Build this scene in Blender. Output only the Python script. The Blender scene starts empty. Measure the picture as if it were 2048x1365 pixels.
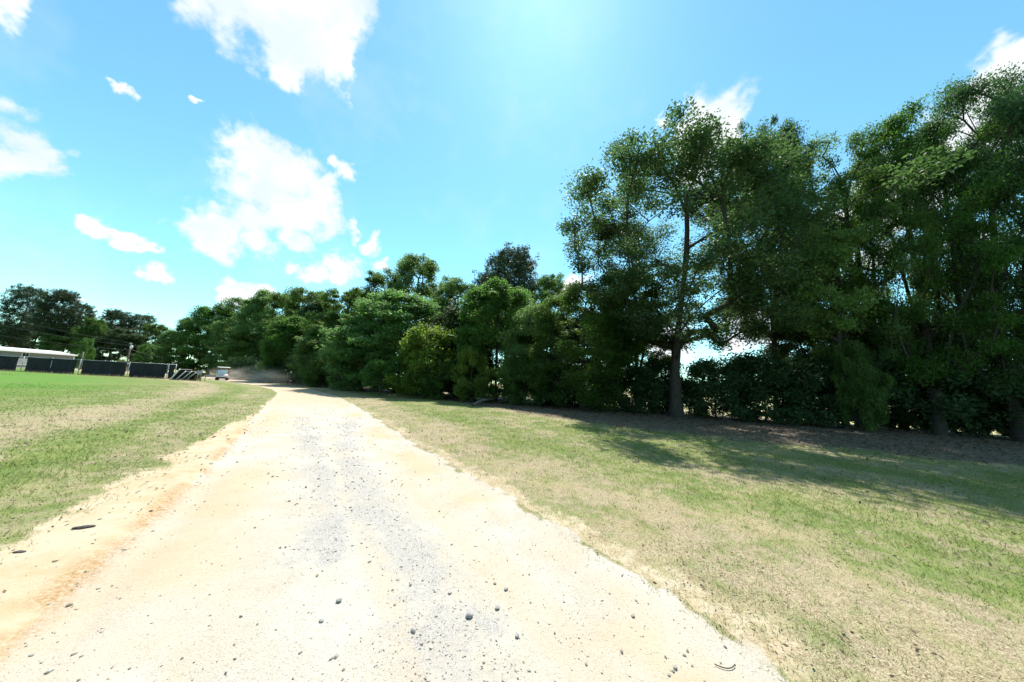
import bpy, bmesh, math, random
import numpy as np
from mathutils import Vector, Matrix
R = math.radians

# ------------------------------------------------------------------ camera
F = 600.0                       # focal length in pixels of the 2048 px wide photograph
PITCH, ROLL, EYE = 8.1, 2.92, 1.6
scene = bpy.context.scene
cd = bpy.data.cameras.new('camera'); cam = bpy.data.objects.new('camera', cd)
scene.collection.objects.link(cam)
cd.sensor_width = 36.0; cd.lens = F / 2048 * 36; cd.clip_start = 0.05; cd.clip_end = 9000
CAM = Matrix.Rotation(R(90 + PITCH), 3, 'X') @ Matrix.Rotation(R(ROLL), 3, 'Z')
cam.matrix_world = Matrix.Translation((0, 0, EYE)) @ CAM.to_4x4()
scene.camera = cam
CAMN = np.array(CAM)

def ray(x, y):
    """direction of a photo pixel, world space"""
    d = CAMN @ np.array(((x - 1024) / F, -(y - 682.5) / F, -1.0))
    return d / np.linalg.norm(d)
def ground(x, y):
    d = ray(x, y); t = -EYE / min(d[2], -1e-3)
    return np.array((d[0] * t, d[1] * t))
def at(x, y, Y):
    """the point of a pixel's ray at forward distance Y"""
    d = ray(x, y); t = Y / d[1]
    return np.array((d[0] * t, Y, EYE + d[2] * t))
def hor(x):
    return 768 + 0.051 * (x - 1024)

# ------------------------------------------------------------------ light
SUN_EL, SUN_AZ = 59.0, 3.0      # azimuth clockwise from +Y (straight ahead)
EXPOSURE = 0.9
scene.view_settings.view_transform = 'Standard'
scene.view_settings.look = 'None'
scene.view_settings.exposure = EXPOSURE
scene.view_settings.gamma = 1.0
scene.view_settings.use_curve_mapping = False
sl = bpy.data.lights.new('sun', 'SUN'); sun = bpy.data.objects.new('sun', sl)
scene.collection.objects.link(sun)
sl.energy = 5.0; sl.angle = R(0.53); sl.color = (1.0, 0.96, 0.905)
sdir = Vector((math.sin(R(SUN_AZ)) * math.cos(R(SUN_EL)), math.cos(R(SUN_AZ)) * math.cos(R(SUN_EL)), math.sin(R(SUN_EL))))
sun.rotation_euler = sdir.to_track_quat('Z', 'Y').to_euler()
sun.location = sdir * 60

W = bpy.data.worlds.new('World'); scene.world = W; W.use_nodes = True
wn = W.node_tree.nodes; wl = W.node_tree.links; wn.clear()
SKY = 0.10
SKY_TINT = (0.86, 1.40, 1.30)      # white balance of the photograph's sky
def build_world():
    N = lambda t: wn.new(t)
    out = N('ShaderNodeOutputWorld'); bg = N('ShaderNodeBackground'); bg.inputs[1].default_value = SKY
    sky = N('ShaderNodeTexSky'); sky.sky_type = 'NISHITA'; sky.sun_disc = False
    sky.sun_elevation = R(SUN_EL); sky.sun_rotation = R(SUN_AZ)
    sky.air_density = 1.0; sky.dust_density = 0.15; sky.ozone_density = 0.0; sky.altitude = 100
    tc = N('ShaderNodeTexCoord')
    def noise(scale, detail, rough=0.55):
        n = N('ShaderNodeTexNoise'); n.inputs['Scale'].default_value = scale
        n.inputs['Detail'].default_value = detail; n.inputs['Roughness'].default_value = rough
        wl.new(tc.outputs['Generated'], n.inputs['Vector']); return n
    def vm(op, a, b):
        n = N('ShaderNodeVectorMath'); n.operation = op
        for k, v in enumerate((a, b)):
            if v is None: continue
            if hasattr(v, 'is_linked'): wl.new(v, n.inputs[k])
            else: n.inputs[k].default_value = v
        return n
    def m(op, a, b=0.0, c=0.0):
        n = N('ShaderNodeMath'); n.operation = op
        for k, v in enumerate((a, b, c)):
            if hasattr(v, 'is_linked'): wl.new(v, n.inputs[k])
            else: n.inputs[k].default_value = v
        return n.outputs[0]
    n1 = noise(7.0, 4); n2 = noise(26.0, 5, 0.6)
    w1 = vm('MULTIPLY_ADD', n1.outputs['Color'], (0.16, 0.16, 0.16)); w1.inputs[2].default_value = (-0.08, -0.08, -0.08)
    w2 = vm('MULTIPLY_ADD', n2.outputs['Color'], (0.05, 0.05, 0.05)); w2.inputs[2].default_value = (-0.025, -0.025, -0.025)
    dw = vm('ADD', vm('ADD', tc.outputs['Generated'], w1.outputs[0]).outputs[0], w2.outputs[0]).outputs[0]
    # puffs of the clouds: pixel x, y and radius; the rest of the sky gets scattered ones like them
    puffs = [(430, -30, 90), (520, 10, 95), (600, 40, 105), (680, 10, 85), (560, 90, 70), (650, 90, 75), (570, 150, 40), (690, 120, 40), (600, -80, 150),
             (30, 8, 60), (70, 18, 34), (5, 250, 62), (45, 290, 46), (75, 325, 26), (0, 300, 55),
             (265, 215, 18), (290, 252, 14), (394, 199, 10),
             (525, 330, 66), (500, 370, 66), (570, 350, 62), (560, 410, 70), (610, 425, 52), (480, 440, 56), (420, 455, 52), (380, 450, 36), (520, 475, 40), (590, 470, 34), (635, 385, 30), (655, 320, 22), (690, 355, 25), (650, 420, 38), (648, 372, 32), (675, 345, 26), (450, 490, 40), (400, 478, 34),
             (700, 445, 19), (745, 480, 25), (660, 520, 36), (630, 548, 30), (695, 528, 36), (690, 552, 30), (590, 542, 20), (765, 528, 18),
             (230, 462, 32), (270, 484, 28), (195, 448, 20), (305, 495, 14),
             (320, 562, 26), (340, 570, 20), (490, 592, 34), (520, 585, 26), (455, 602, 20),
             (62, 574, 20), (120, 592, 22), (145, 600, 14),
             (1410, 245, 66), (1375, 262, 42), (1455, 240, 42), (1450, 290, 50), (1320, 236, 16), (1390, 330, 60),
             (2020, 150, 70), (1960, 195, 54), (2048, 110, 64), (1900, 270, 60), (1990, 270, 80), (2040, 240, 70), (1780, 330, 60), (1850, 380, 70), (1700, 420, 60),
             (1150, 570, 24), (1130, 590, 30), (1500, 660, 60), (1340, 690, 60), (1760, 500, 60), (1950, 480, 60)]
    cs = []
    for x, y, r in puffs:
        c = ray(x, y); rr = 0.5 * (np.linalg.norm(ray(x + r, y) - c) + np.linalg.norm(ray(x, y + r) - c))
        cs.append((c, rr * 1.12))
    rg = random.Random(4)
    for k in range(11):
        az = R(80 + 200 * (k + rg.random()) / 11); el = R(rg.uniform(8, 60))
        base = np.array((math.sin(az) * math.cos(el), math.cos(az) * math.cos(el), math.sin(el)))
        for q in range(3):
            c = base + np.array([rg.gauss(0, .07), rg.gauss(0, .07), rg.gauss(0, .035)])
            cs.append((c / np.linalg.norm(c), rg.uniform(.05, .13)))
    field = None
    for c, r in cs:
        d = vm('DISTANCE', dw, tuple(float(v) for v in c)).outputs['Value']
        f = m('MULTIPLY_ADD', d, -1.0 / r, 1.0)
        field = f if field is None else m('MAXIMUM', field, f)
    n3 = noise(18.0, 8, 0.62)
    f = m('ADD', field, m('MULTIPLY_ADD', n3.outputs['Fac'], 1.3, -0.65))
    ss = N('ShaderNodeMapRange'); ss.interpolation_type = 'SMOOTHSTEP'
    ss.inputs['From Min'].default_value = -0.08; ss.inputs['From Max'].default_value = 0.55
    wl.new(f, ss.inputs['Value'])
    # thin veils
    n4 = noise(3.2, 6, 0.6)
    veil = N('ShaderNodeMapRange'); veil.inputs['From Min'].default_value = 0.52; veil.inputs['From Max'].default_value = 0.85
    veil.inputs['To Max'].default_value = 0.30; wl.new(n4.outputs['Fac'], veil.inputs['Value'])
    alpha = m('MAXIMUM', ss.outputs[0], veil.outputs[0])
    shade = N('ShaderNodeMapRange'); wl.new(n1.outputs['Fac'], shade.inputs['Value'])
    shade.inputs['From Min'].default_value = 0.35; shade.inputs['From Max'].default_value = 0.6
    cc = N('ShaderNodeMix'); cc.data_type = 'RGBA'
    cc.inputs[6].default_value = (4.7, 5.3, 5.6, 1); cc.inputs[7].default_value = (6.3, 6.4, 6.5, 1)
    wl.new(shade.outputs[0], cc.inputs[0])
    mix = N('ShaderNodeMix'); mix.data_type = 'RGBA'
    tint = vm('MULTIPLY', sky.outputs[0], SKY_TINT)
    wl.new(alpha, mix.inputs[0]); wl.new(tint.outputs[0], mix.inputs[6]); wl.new(cc.outputs[2], mix.inputs[7])
    wl.new(mix.outputs[2], bg.inputs[0]); wl.new(bg.outputs[0], out.inputs[0])
build_world()
scene.cycles.max_bounces = 5
scene.cycles.transparent_max_bounces = 8
scene.cycles.volume_bounces = 3
scene.cycles.sample_clamp_indirect = 6

# ------------------------------------------------------------------ helpers
COL = scene.collection
def link(o, parent=None):
    COL.objects.link(o)
    if parent is not None: o.parent = parent
    return o
def tag(o, label=None, cat=None, group=None, kind=None):
    for k, v in (('label', label), ('category', cat), ('group', group), ('kind', kind)):
        if v: o[k] = v
    return o
def empty(name, loc, rz=0.0, label=None, cat=None, group=None):
    o = bpy.data.objects.new(name, None); o.empty_display_size = .2
    o.location = loc; o.rotation_euler = (0, 0, rz)
    return tag(link(o), label, cat, group)
def raw_mesh(name, V, Fa, mat=None, attrs=None, smooth=False):
    """V (n,3), Fa (m,k) all faces of one size; attrs = {name: (domain, array)}"""
    V = np.ascontiguousarray(V, np.float32); Fa = np.ascontiguousarray(Fa, np.int32)
    me = bpy.data.meshes.new(name); m, k = Fa.shape
    me.vertices.add(len(V)); me.vertices.foreach_set('co', V.ravel())
    me.loops.add(m * k); me.loops.foreach_set('vertex_index', Fa.ravel())
    me.polygons.add(m); me.polygons.foreach_set('loop_start', np.arange(0, m * k, k, dtype=np.int32))
    me.polygons.foreach_set('use_smooth', np.full(m, smooth, bool))
    me.update(calc_edges=True)
    for an, (dom, arr) in (attrs or {}).items():
        arr = np.ascontiguousarray(arr, np.float32)
        if arr.ndim == 1:
            a = me.attributes.new(an, 'FLOAT', dom); a.data.foreach_set('value', arr)
        else:
            a = me.attributes.new(an, 'FLOAT_COLOR', dom); a.data.foreach_set('color', arr.ravel())
    if mat: me.materials.append(mat)
    return me
def mesh_obj(name, me, parent=None):
    return link(bpy.data.objects.new(name, me), parent)
class MB:
    """collects shapes into one mesh"""
    def __init__(s): s.bm = bmesh.new()
    def box(s, c, size, rot=None, bevel=0.0):
        r = bmesh.ops.create_cube(s.bm, size=1.0)
        M = Matrix.Translation(c) @ (rot.to_4x4() if rot else Matrix.Identity(4)) @ Matrix.Diagonal((*size, 1))
        bmesh.ops.transform(s.bm, matrix=M, verts=r['verts'])
        if bevel:
            es = list({e for v in r['verts'] for e in v.link_edges})
            bmesh.ops.bevel(s.bm, geom=es, offset=bevel, segments=2, affect='EDGES', profile=.6)
        return s
    def bar(s, a, b, r, r2=None, seg=8):
        a, b = Vector(a), Vector(b); d = b - a
        q = bmesh.ops.create_cone(s.bm, cap_ends=True, segments=seg, radius1=r, radius2=r if r2 is None else r2, depth=d.length)
        M = Matrix.Translation((a + b) / 2) @ d.to_track_quat('Z', 'Y').to_matrix().to_4x4()
        bmesh.ops.transform(s.bm, matrix=M, verts=q['verts']); return s
    def prism(s, prof, x0, x1):
        """profile in (y,z) swept along x"""
        a = [s.bm.verts.new((x0, y, z)) for y, z in prof]; b = [s.bm.verts.new((x1, y, z)) for y, z in prof]
        n = len(prof); s.bm.faces.new(a[::-1]); s.bm.faces.new(b)
        for i in range(n): s.bm.faces.new((a[i], a[(i + 1) % n], b[(i + 1) % n], b[i]))
        return s
    def lathe(s, prof, seg=20, axis='Z'):
        rings = []
        for r, z in prof:
            ring = []
            for k in range(seg):
                t = 2 * math.pi * k / seg
                p = (r * math.cos(t), r * math.sin(t), z)
                if axis == 'X': p = (p[2], p[0], p[1])
                ring.append(s.bm.verts.new(p))
            rings.append(ring)
        for i in range(len(rings) - 1):
            for k in range(seg):
                s.bm.faces.new((rings[i][k], rings[i][(k + 1) % seg], rings[i + 1][(k + 1) % seg], rings[i + 1][k]))
        return s
    def build(s, name, mat, parent=None, smooth=False):
        bmesh.ops.recalc_face_normals(s.bm, faces=s.bm.faces[:])
        me = bpy.data.meshes.new(name); s.bm.to_mesh(me); s.bm.free()
        me.materials.append(mat)
        if smooth:
            for p in me.polygons: p.use_smooth = True
        return mesh_obj(name, me, parent)
def copy_tree(o, parent=None):
    c = o.copy(); COL.objects.link(c); c.parent = parent
    for ch in list(o.children): copy_tree(ch, c)
    return c

# value noise
def _hash(ix, iy, seed):
    n = (ix.astype(np.int64) * 374761393 + iy.astype(np.int64) * 668265263 + seed * 982451653) & 0xffffffff
    n = ((n ^ (n >> 13)) * 1274126177) & 0xffffffff
    return ((n ^ (n >> 16)) & 0xffff) / 65535.0
def vnoise(x, y, seed=0):
    x0 = np.floor(x); y0 = np.floor(y); fx = x - x0; fy = y - y0
    fx = fx * fx * (3 - 2 * fx); fy = fy * fy * (3 - 2 * fy)
    a = _hash(x0, y0, seed); b = _hash(x0 + 1, y0, seed); c = _hash(x0, y0 + 1, seed); d = _hash(x0 + 1, y0 + 1, seed)
    return (a * (1 - fx) + b * fx) * (1 - fy) + (c * (1 - fx) + d * fx) * fy
def fbm(x, y, seed=0, octv=4):
    s = 0; a = .5; t = 0
    for k in range(octv):
        s = s + a * vnoise(x * 2 ** k + 17.3 * k, y * 2 ** k - 9.1 * k, seed + k); t += a; a *= .55
    return s / t
def sstep(a, b, x):
    t = np.clip((x - a) / (b - a), 0, 1); return t * t * (3 - 2 * t)

# ------------------------------------------------------------------ materials
def mat_new(name):
    m = bpy.data.materials.new(name); m.use_nodes = True
    nt = m.node_tree; nt.nodes.clear()
    return m, nt
class NT:
    def __init__(s, nt): s.nt = nt
    def n(s, t, **k):
        o = s.nt.nodes.new(t)
        for a, v in k.items(): setattr(o, a, v)
        return o
    def l(s, a, b): s.nt.links.new(a, b)
    def put(s, sock, v):
        if hasattr(v, 'is_linked'): s.l(v, sock)
        else:
            if hasattr(v, '__len__') and len(v) == 3 and sock.type == 'RGBA': v = (*v, 1)
            sock.default_value = v
    def noise(s, vec, scale, detail=4, rough=.55, dist=0.0):
        o = s.n('ShaderNodeTexNoise'); o.inputs['Scale'].default_value = scale; o.inputs['Detail'].default_value = detail
        o.inputs['Roughness'].default_value = rough; o.inputs['Distortion'].default_value = dist
        s.l(vec, o.inputs['Vector']); return o.outputs['Fac']
    def mix(s, f, a, b):
        o = s.n('ShaderNodeMix', data_type='RGBA'); s.put(o.inputs[0], f); s.put(o.inputs[6], a); s.put(o.inputs[7], b); return o.outputs[2]
    def math(s, op, a, b=0.0, c=0.0):
        o = s.n('ShaderNodeMath', operation=op)
        for k, v in enumerate((a, b, c)): s.put(o.inputs[k], v)
        return o.outputs[0]
    def rng(s, v, a, b, c=0.0, d=1.0):
        o = s.n('ShaderNodeMapRange', interpolation_type='SMOOTHSTEP'); s.l(v, o.inputs[0])
        for k, q in enumerate((a, b, c, d)): o.inputs[k + 1].default_value = q
        return o.outputs[0]
    def attr(s, name, out='Fac'):
        o = s.n('ShaderNodeAttribute', attribute_name=name); return o.outputs[out]
def simple(name, col, rough=.6, metal=0.0, var=.15, scale=6.0, bump=0.0):
    m, nt = mat_new(name); t = NT(nt)
    out = t.n('ShaderNodeOutputMaterial'); p = t.n('ShaderNodeBsdfPrincipled')
    tc = t.n('ShaderNodeTexCoord').outputs['Object']
    nz = t.noise(tc, scale, 5)
    lo = tuple(c * (1 - var) for c in col); hi = tuple(min(1, c * (1 + var)) for c in col)
    t.l(t.mix(t.rng(nz, .3, .7), lo, hi), p.inputs['Base Color'])
    p.inputs['Roughness'].default_value = rough; p.inputs['Metallic'].default_value = metal
    if bump:
        b = t.n('ShaderNodeBump'); b.inputs['Strength'].default_value = bump; b.inputs['Distance'].default_value = .02
        t.l(t.noise(tc, scale * 4, 5), b.inputs['Height']); t.l(b.outputs[0], p.inputs['Normal'])
    t.l(p.outputs[0], out.inputs[0]); return m
def leaf_mat(name, dark, light, trans, tw=.38, gloss=.35, base=.8):
    m, nt = mat_new(name); t = NT(nt)
    out = t.n('ShaderNodeOutputMaterial'); p = t.n('ShaderNodeBsdfPrincipled'); tr = t.n('ShaderNodeBsdfTranslucent')
    oi = t.n('ShaderNodeObjectInfo').outputs['Random']
    f = t.math('MULTIPLY_ADD', oi, .3, t.math('MULTIPLY_ADD', t.attr('tint'), .85, -.1))
    o = t.n('ShaderNodeClamp'); t.l(f, o.inputs[0]); f = o.outputs[0]
    hs = t.n('ShaderNodeHueSaturation'); t.l(t.mix(f, tuple(c * .8 for c in dark), tuple(c * base for c in light)), hs.inputs['Color'])
    hs2 = t.n('ShaderNodeHueSaturation'); t.l(t.mix(f, tuple(c * .6 for c in trans), trans), hs2.inputs['Color'])
    r2 = t.math('FRACT', t.math('MULTIPLY', oi, 7.31))
    for h_ in (hs, hs2):
        t.l(t.math('MULTIPLY_ADD', oi, .032, .499), h_.inputs['Hue']); t.l(t.math('MULTIPLY_ADD', r2, .5, .78), h_.inputs['Value'])
        t.l(t.math('MULTIPLY_ADD', r2, -.2, 1.05), h_.inputs['Saturation'])
    t.l(hs.outputs[0], p.inputs['Base Color'])
    p.inputs['Roughness'].default_value = gloss + .2; p.inputs['Specular IOR Level'].default_value = .22
    t.l(hs2.outputs[0], tr.inputs['Color'])
    mx = t.n('ShaderNodeMixShader'); mx.inputs[0].default_value = tw
    t.l(p.outputs[0], mx.inputs[1]); t.l(tr.outputs[0], mx.inputs[2]); t.l(mx.outputs[0], out.inputs[0]); return m
def bark_mat(name, a, b):
    m, nt = mat_new(name); t = NT(nt)
    out = t.n('ShaderNodeOutputMaterial'); p = t.n('ShaderNodeBsdfPrincipled')
    tc = t.n('ShaderNodeTexCoord').outputs['Object']
    mp = t.n('ShaderNodeMapping'); mp.inputs['Scale'].default_value = (9, 9, 1.6); t.l(tc, mp.inputs[0])
    nz = t.noise(mp.outputs[0], 3.0, 6, .65, .4)
    t.l(t.mix(t.rng(nz, .35, .65), a, b), p.inputs['Base Color']); p.inputs['Roughness'].default_value = .9
    bp = t.n('ShaderNodeBump'); bp.inputs['Strength'].default_value = .9; bp.inputs['Distance'].default_value = .05
    t.l(nz, bp.inputs['Height']); t.l(bp.outputs[0], p.inputs['Normal']); t.l(p.outputs[0], out.inputs[0]); return m
LEAF_OAK = leaf_mat('oak_leaf', (.035, .07, .022), (.09, .145, .04), (.12, .245, .045), .40, base=.62)
LEAF_MIX = leaf_mat('broad_leaf', (.042, .084, .02), (.12, .19, .04), (.21, .36, .05), .45, base=.85)
LEAF_LIGHT = leaf_mat('fresh_leaf', (.09, .15, .025), (.18, .25, .04), (.34, .46, .05), .45)
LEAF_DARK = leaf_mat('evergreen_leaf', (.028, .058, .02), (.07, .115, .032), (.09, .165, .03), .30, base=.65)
NEEDLE = leaf_mat('pine_needle', (.028, .055, .026), (.065, .10, .04), (.08, .13, .04), .25)
BARK = bark_mat('bark', (.018, .014, .011), (.065, .053, .042))
BARK_PINE = bark_mat('pine_bark', (.06, .035, .022), (.17, .11, .075))

# ------------------------------------------------------------------ ground: road edges from the photograph
P = lambda pts: np.array([ground(x, y) for x, y in pts])
left_px = [(0, 1290), (120, 1185), (205, 1118), (330, 1010), (430, 920), (500, 845), (530, 812), (552, 790), (546, 782), (525, 775), (500, 770), (447, 763), (405, 758.5), (352, 752.5)]
right_px = [(1590, 1365), (1400, 1228), (1200, 1105), (1000, 985), (850, 900), (770, 847), (716, 815), (680, 795), (640, 784), (600, 776), (540, 768.5), (500, 763), (447, 756), (407, 751.5), (352, 747)]
LE, RE = P(left_px), P(right_px)
def back(e, n=9.0):
    d = e[0] - e[1]; d /= np.linalg.norm(d); return np.vstack([e[0] + d * n, e])
LE, RE = back(LE), back(RE)
def fwd(e, n=60.0):
    d = np.array((-1.0, .22)); d /= np.linalg.norm(d); return np.vstack([e, e[-1] + d * n])
LE, RE = fwd(LE), fwd(RE)
def smooth_line(e, k=6):
    out = []
    n = len(e)
    for i in range(n - 1):
        p0, p1, p2, p3 = e[max(i - 1, 0)], e[i], e[i + 1], e[min(i + 2, n - 1)]
        for j in range(k):
            t = j / k
            q = .5 * ((2 * p1) + (-p0 + p2) * t + (2 * p0 - 5 * p1 + 4 * p2 - p3) * t * t + (-p0 + 3 * p1 - 3 * p2 + p3) * t ** 3)
            out.append(q)
    out.append(e[-1]); return np.array(out)
LE, RE = smooth_line(LE, 4), smooth_line(RE, 4)
SH = back(P([(0, 1105), (100, 1060), (230, 985), (330, 925), (405, 888), (470, 858), (520, 822), (556, 788)]), 8)   # where the left grass begins
def seg_dist(x, y, poly):
    d = np.full(x.shape, 1e9)
    for a, b in zip(poly[:-1], poly[1:]):
        ab = b - a; L = ab @ ab + 1e-12
        t = np.clip(((x - a[0]) * ab[0] + (y - a[1]) * ab[1]) / L, 0, 1)
        d = np.minimum(d, (x - a[0] - t * ab[0]) ** 2 + (y - a[1] - t * ab[1]) ** 2)
    return np.sqrt(d)
def inside(x, y, poly):
    c = np.zeros(x.shape, bool); n = len(poly)
    for i in range(n):
        a, b = poly[i], poly[(i + 1) % n]
        if a[1] == b[1]: continue
        hit = ((a[1] > y) != (b[1] > y)) & (x < (b[0] - a[0]) * (y - a[1]) / (b[1] - a[1]) + a[0])
        c ^= hit
    return c
ROADP = np.vstack([LE, RE[::-1]])
LE_near = LE[:int(np.argmin(np.hypot(*(LE - SH[-1]).T))) + 1]
SHP = np.vstack([LE_near, SH[::-1]])
GR_A = P([(600, 838), (622, 880), (640, 950), (652, 1040), (650, 1110)])
GR_B = P([(700, 838), (690, 900), (725, 980), (770, 1060), (825, 1130), (880, 1250), (940, 1365)])
GR_B = np.vstack([GR_B, GR_B[-1] + (GR_B[-1] - GR_B[-2])])
BELT = lambda x, y: (0.525 * x + y - 25.4) / 1.129          # signed distance past the front of the wood
def masks(x, y):
    x = np.asarray(x, float); y = np.asarray(y, float)
    dl, dr = seg_dist(x, y, LE), seg_dist(x, y, RE)
    inr = inside(x, y, ROADP)
    far = np.clip(np.hypot(x, y) / 12, 1, 6)
    j = (fbm(x * 2.2, y * 2.2, 3) - .5) * .75 + (fbm(x * 11, y * 11, 5, 3) - .5) * .4
    d = np.where(inr, -np.minimum(dl, dr), np.minimum(dl, dr)) + j * .55 * np.where(dr < dl, 1.0, .45)
    road = sstep(.16, -.22, d)
    sd = seg_dist(x, y, SH); ins = inside(x, y, SHP)
    sh = sstep(.35, -.3, np.where(ins, -np.minimum(sd, 2), sd) + j * .8) * (dl < dr) * (~inr | (dl < .3)) * sstep(26, 19, np.hypot(x, y))
    leftside = (dl < dr) & ~inr
    sh = np.maximum(sh, leftside * sstep(.6, .3, dl) * sstep(14, 11, np.hypot(x, y)))
    sh = np.maximum(sh, inr * (dl < dr) * sstep(.5, .2, dl) * sstep(14, 11, np.hypot(x, y)))
    g = np.maximum(sstep(.46, .0, seg_dist(x, y, GR_A) + j * .7), sstep(.55, .0, seg_dist(x, y, GR_B) + j * .7)) * inr * (.25 + 1.1 * fbm(x * 1.7, y * 1.7, 93, 3))
    s = BELT(x, y)
    n1 = fbm(x * .33 + 5, y * .33, 21, 4); n2 = fbm(x * 1.5, y * 1.5, 31, 4)
    # rows left by the mower follow the road
    do = np.where(leftside, dl, dr)
    row = .5 + .5 * np.sin(do * 2.1 + 3.0 * n1 + .8 * n2)
    gl = .52 + .5 * sstep(4.5, 9.0, dl) - .28 * np.exp(-((dl - 3.8) / .9) ** 2) + .25 * np.exp(-((dl - 2.2) / .6) ** 2)
    gr = .27 + .34 * sstep(.4, 3.2, dr) - .06 * sstep(6.0, 9.0, dr)
    base = np.where(leftside, gl, gr)
    green = np.clip(base + (n1 - .5) * .6 + (n2 - .5) * .6 + (row - .5) * .16 + (fbm(x * 6, y * 6, 41, 3) - .5) * .7, 0, 1)
    fr = sstep(.75, .05, dr + j * 1.1) * (dr < dl) * ~inr * sstep(24, 14, np.hypot(x, y)) * sstep(.25, .55, fbm(x * 2.6, y * 2.6, 83) + .25 * (dr < .3))
    sh = np.maximum(sh, .55 * fr)
    lush = leftside * sstep(6.5, 13, dl + (n1 - .5) * 6)
    a0 = -1.5 - 9.0 * sstep(-9, 3, x)
    litter = sstep(a0, a0 * .7 + .6, s + (n1 - .5) * 3.5 + (n2 - .5) * 2.0) * sstep(9, 5, s)
    field = sstep(5.5, 8.0, s)
    tan = np.maximum(np.exp(-((dr - .55) / .35) ** 2) * sstep(.4, .62, fbm(x * .8, y * .8, 71)), .9 * np.exp(-((dl - .5) / .5) ** 2) * sstep(.3, .6, fbm(x * .7, y * .7, 72))) * inr
    tan = np.maximum(tan, inr * .8 * sstep(15, 22, np.hypot(x, y)))
    tan = np.maximum(tan, inr * .38 * sstep(.47, .72, fbm((dl - dr) * 2.4, y * .22 + x * .1, 74, 3)))
    bank = np.exp(-((dl + (j * .12)) / .10) ** 2) * sstep(.30, .5, fbm(x * 2.0, y * 2.0, 73)) * sstep(14, 9, np.hypot(x, y))
    return dict(road=road, sh=sh, g=g, green=green, litter=litter, field=field, inr=inr, dl=dl, dr=dr, left=leftside, s=s, j=j, lush=lush, tan=tan, bank=bank)
def relief(x, y, k):
    z = (fbm(x * .16, y * .16, 77, 3) - .5) * .10 * sstep(2, 9, np.hypot(x, y))
    z = z + (fbm(x * 3, y * 3, 9, 4) - .5) * .035 * (1 - .3 * k['road'])
    sdist = np.where(k['inr'], -1.0, 1.0) * np.minimum(k['dl'], k['dr']) + (fbm(x * 1.3, y * 1.3, 19, 2) - .5) * .25
    z = z + .045 * sstep(-.12, np.where(k['dl'] < k['dr'], .12, .7), sdist)
    z = z - .025 * np.exp(-((k['dl'] - .25) / .13) ** 2) * k['inr'] * (fbm(x * 2, y * 2, 15) > .3)
    z = z + (fbm(x * 9, y * 9, 12, 3) - .5) * .02 * k['g']
    # wheel tracks
    z = z - .015 * k['inr'] * (np.exp(-((k['dr'] - 1.0) / .3) ** 2) + np.exp(-((k['dl'] - 1.1) / .3) ** 2))
    return z

def build_ground():
    rr = [0.0, .25, .5]
    while rr[-1] < 110: rr.append(rr[-1] * 1.019)
    while rr[-1] < 4500: rr.append(rr[-1] * 1.16)
    rr = np.array(rr[1:]); na = 540
    th = np.linspace(0, 2 * math.pi, na, endpoint=False)
    X = (rr[:, None] * np.sin(th)[None]).ravel(); Y = (rr[:, None] * np.cos(th)[None]).ravel()
    X = np.append(X, 0.0); Y = np.append(Y, 0.0)
    k = masks(X, Y); Z = relief(X, Y, k)
    V = np.stack([X, Y, Z], 1)
    nr = len(rr); i = np.arange(nr - 1)[:, None]; j = np.arange(na)[None]; j2 = (j + 1) % na
    Q = np.stack([i * na + j, (i + 1) * na + j, (i + 1) * na + j2, i * na + j2], -1).reshape(-1, 4)[:, ::-1]
    c = len(X) - 1
    jj = np.arange(na); Q0 = np.stack([np.full(na, c), jj, (jj + 1) % na, (jj + 1) % na], 1)
    A = np.stack([k['road'], k['sh'], k['g'], np.ones_like(X)], 1)
    Cc = np.stack([k['lush'], k['tan'], k['bank'], np.ones_like(X)], 1)
    B = np.stack([k['green'], k['litter'], k['field'], np.ones_like(X)], 1)
    fr = k['road'][Q].mean(1) > .5
    for name, sel in (('road', fr), ('ground', ~fr)):
        q = Q[sel]; u, inv = np.unique(q, return_inverse=True); inv = inv.reshape(-1, 4)
        me = raw_mesh(name, V[u], inv, GROUND, {'ma': ('POINT', A[u]), 'mb': ('POINT', B[u]), 'mc': ('POINT', Cc[u])}, True)
        tag(mesh_obj(name, me), {'road': 'pale sandy gravel road curving away to the left', 'ground': 'mown grass verges and fields on both sides of the road'}[name], name, None, 'structure')
    # close the disc under the camera
    me = raw_mesh('road', np.vstack([V[:na], V[c:c + 1]]), np.stack([np.full(na, na), (jj + 1) % na, jj], 1), GROUND,
                  {'ma': ('POINT', np.vstack([A[:na], A[c:]])), 'mb': ('POINT', np.vstack([B[:na], B[c:]])), 'mc': ('POINT', np.vstack([Cc[:na], Cc[c:]]))}, True)
    me.flip_normals() if me.polygons[0].normal.z < 0 else None
    return me
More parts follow.
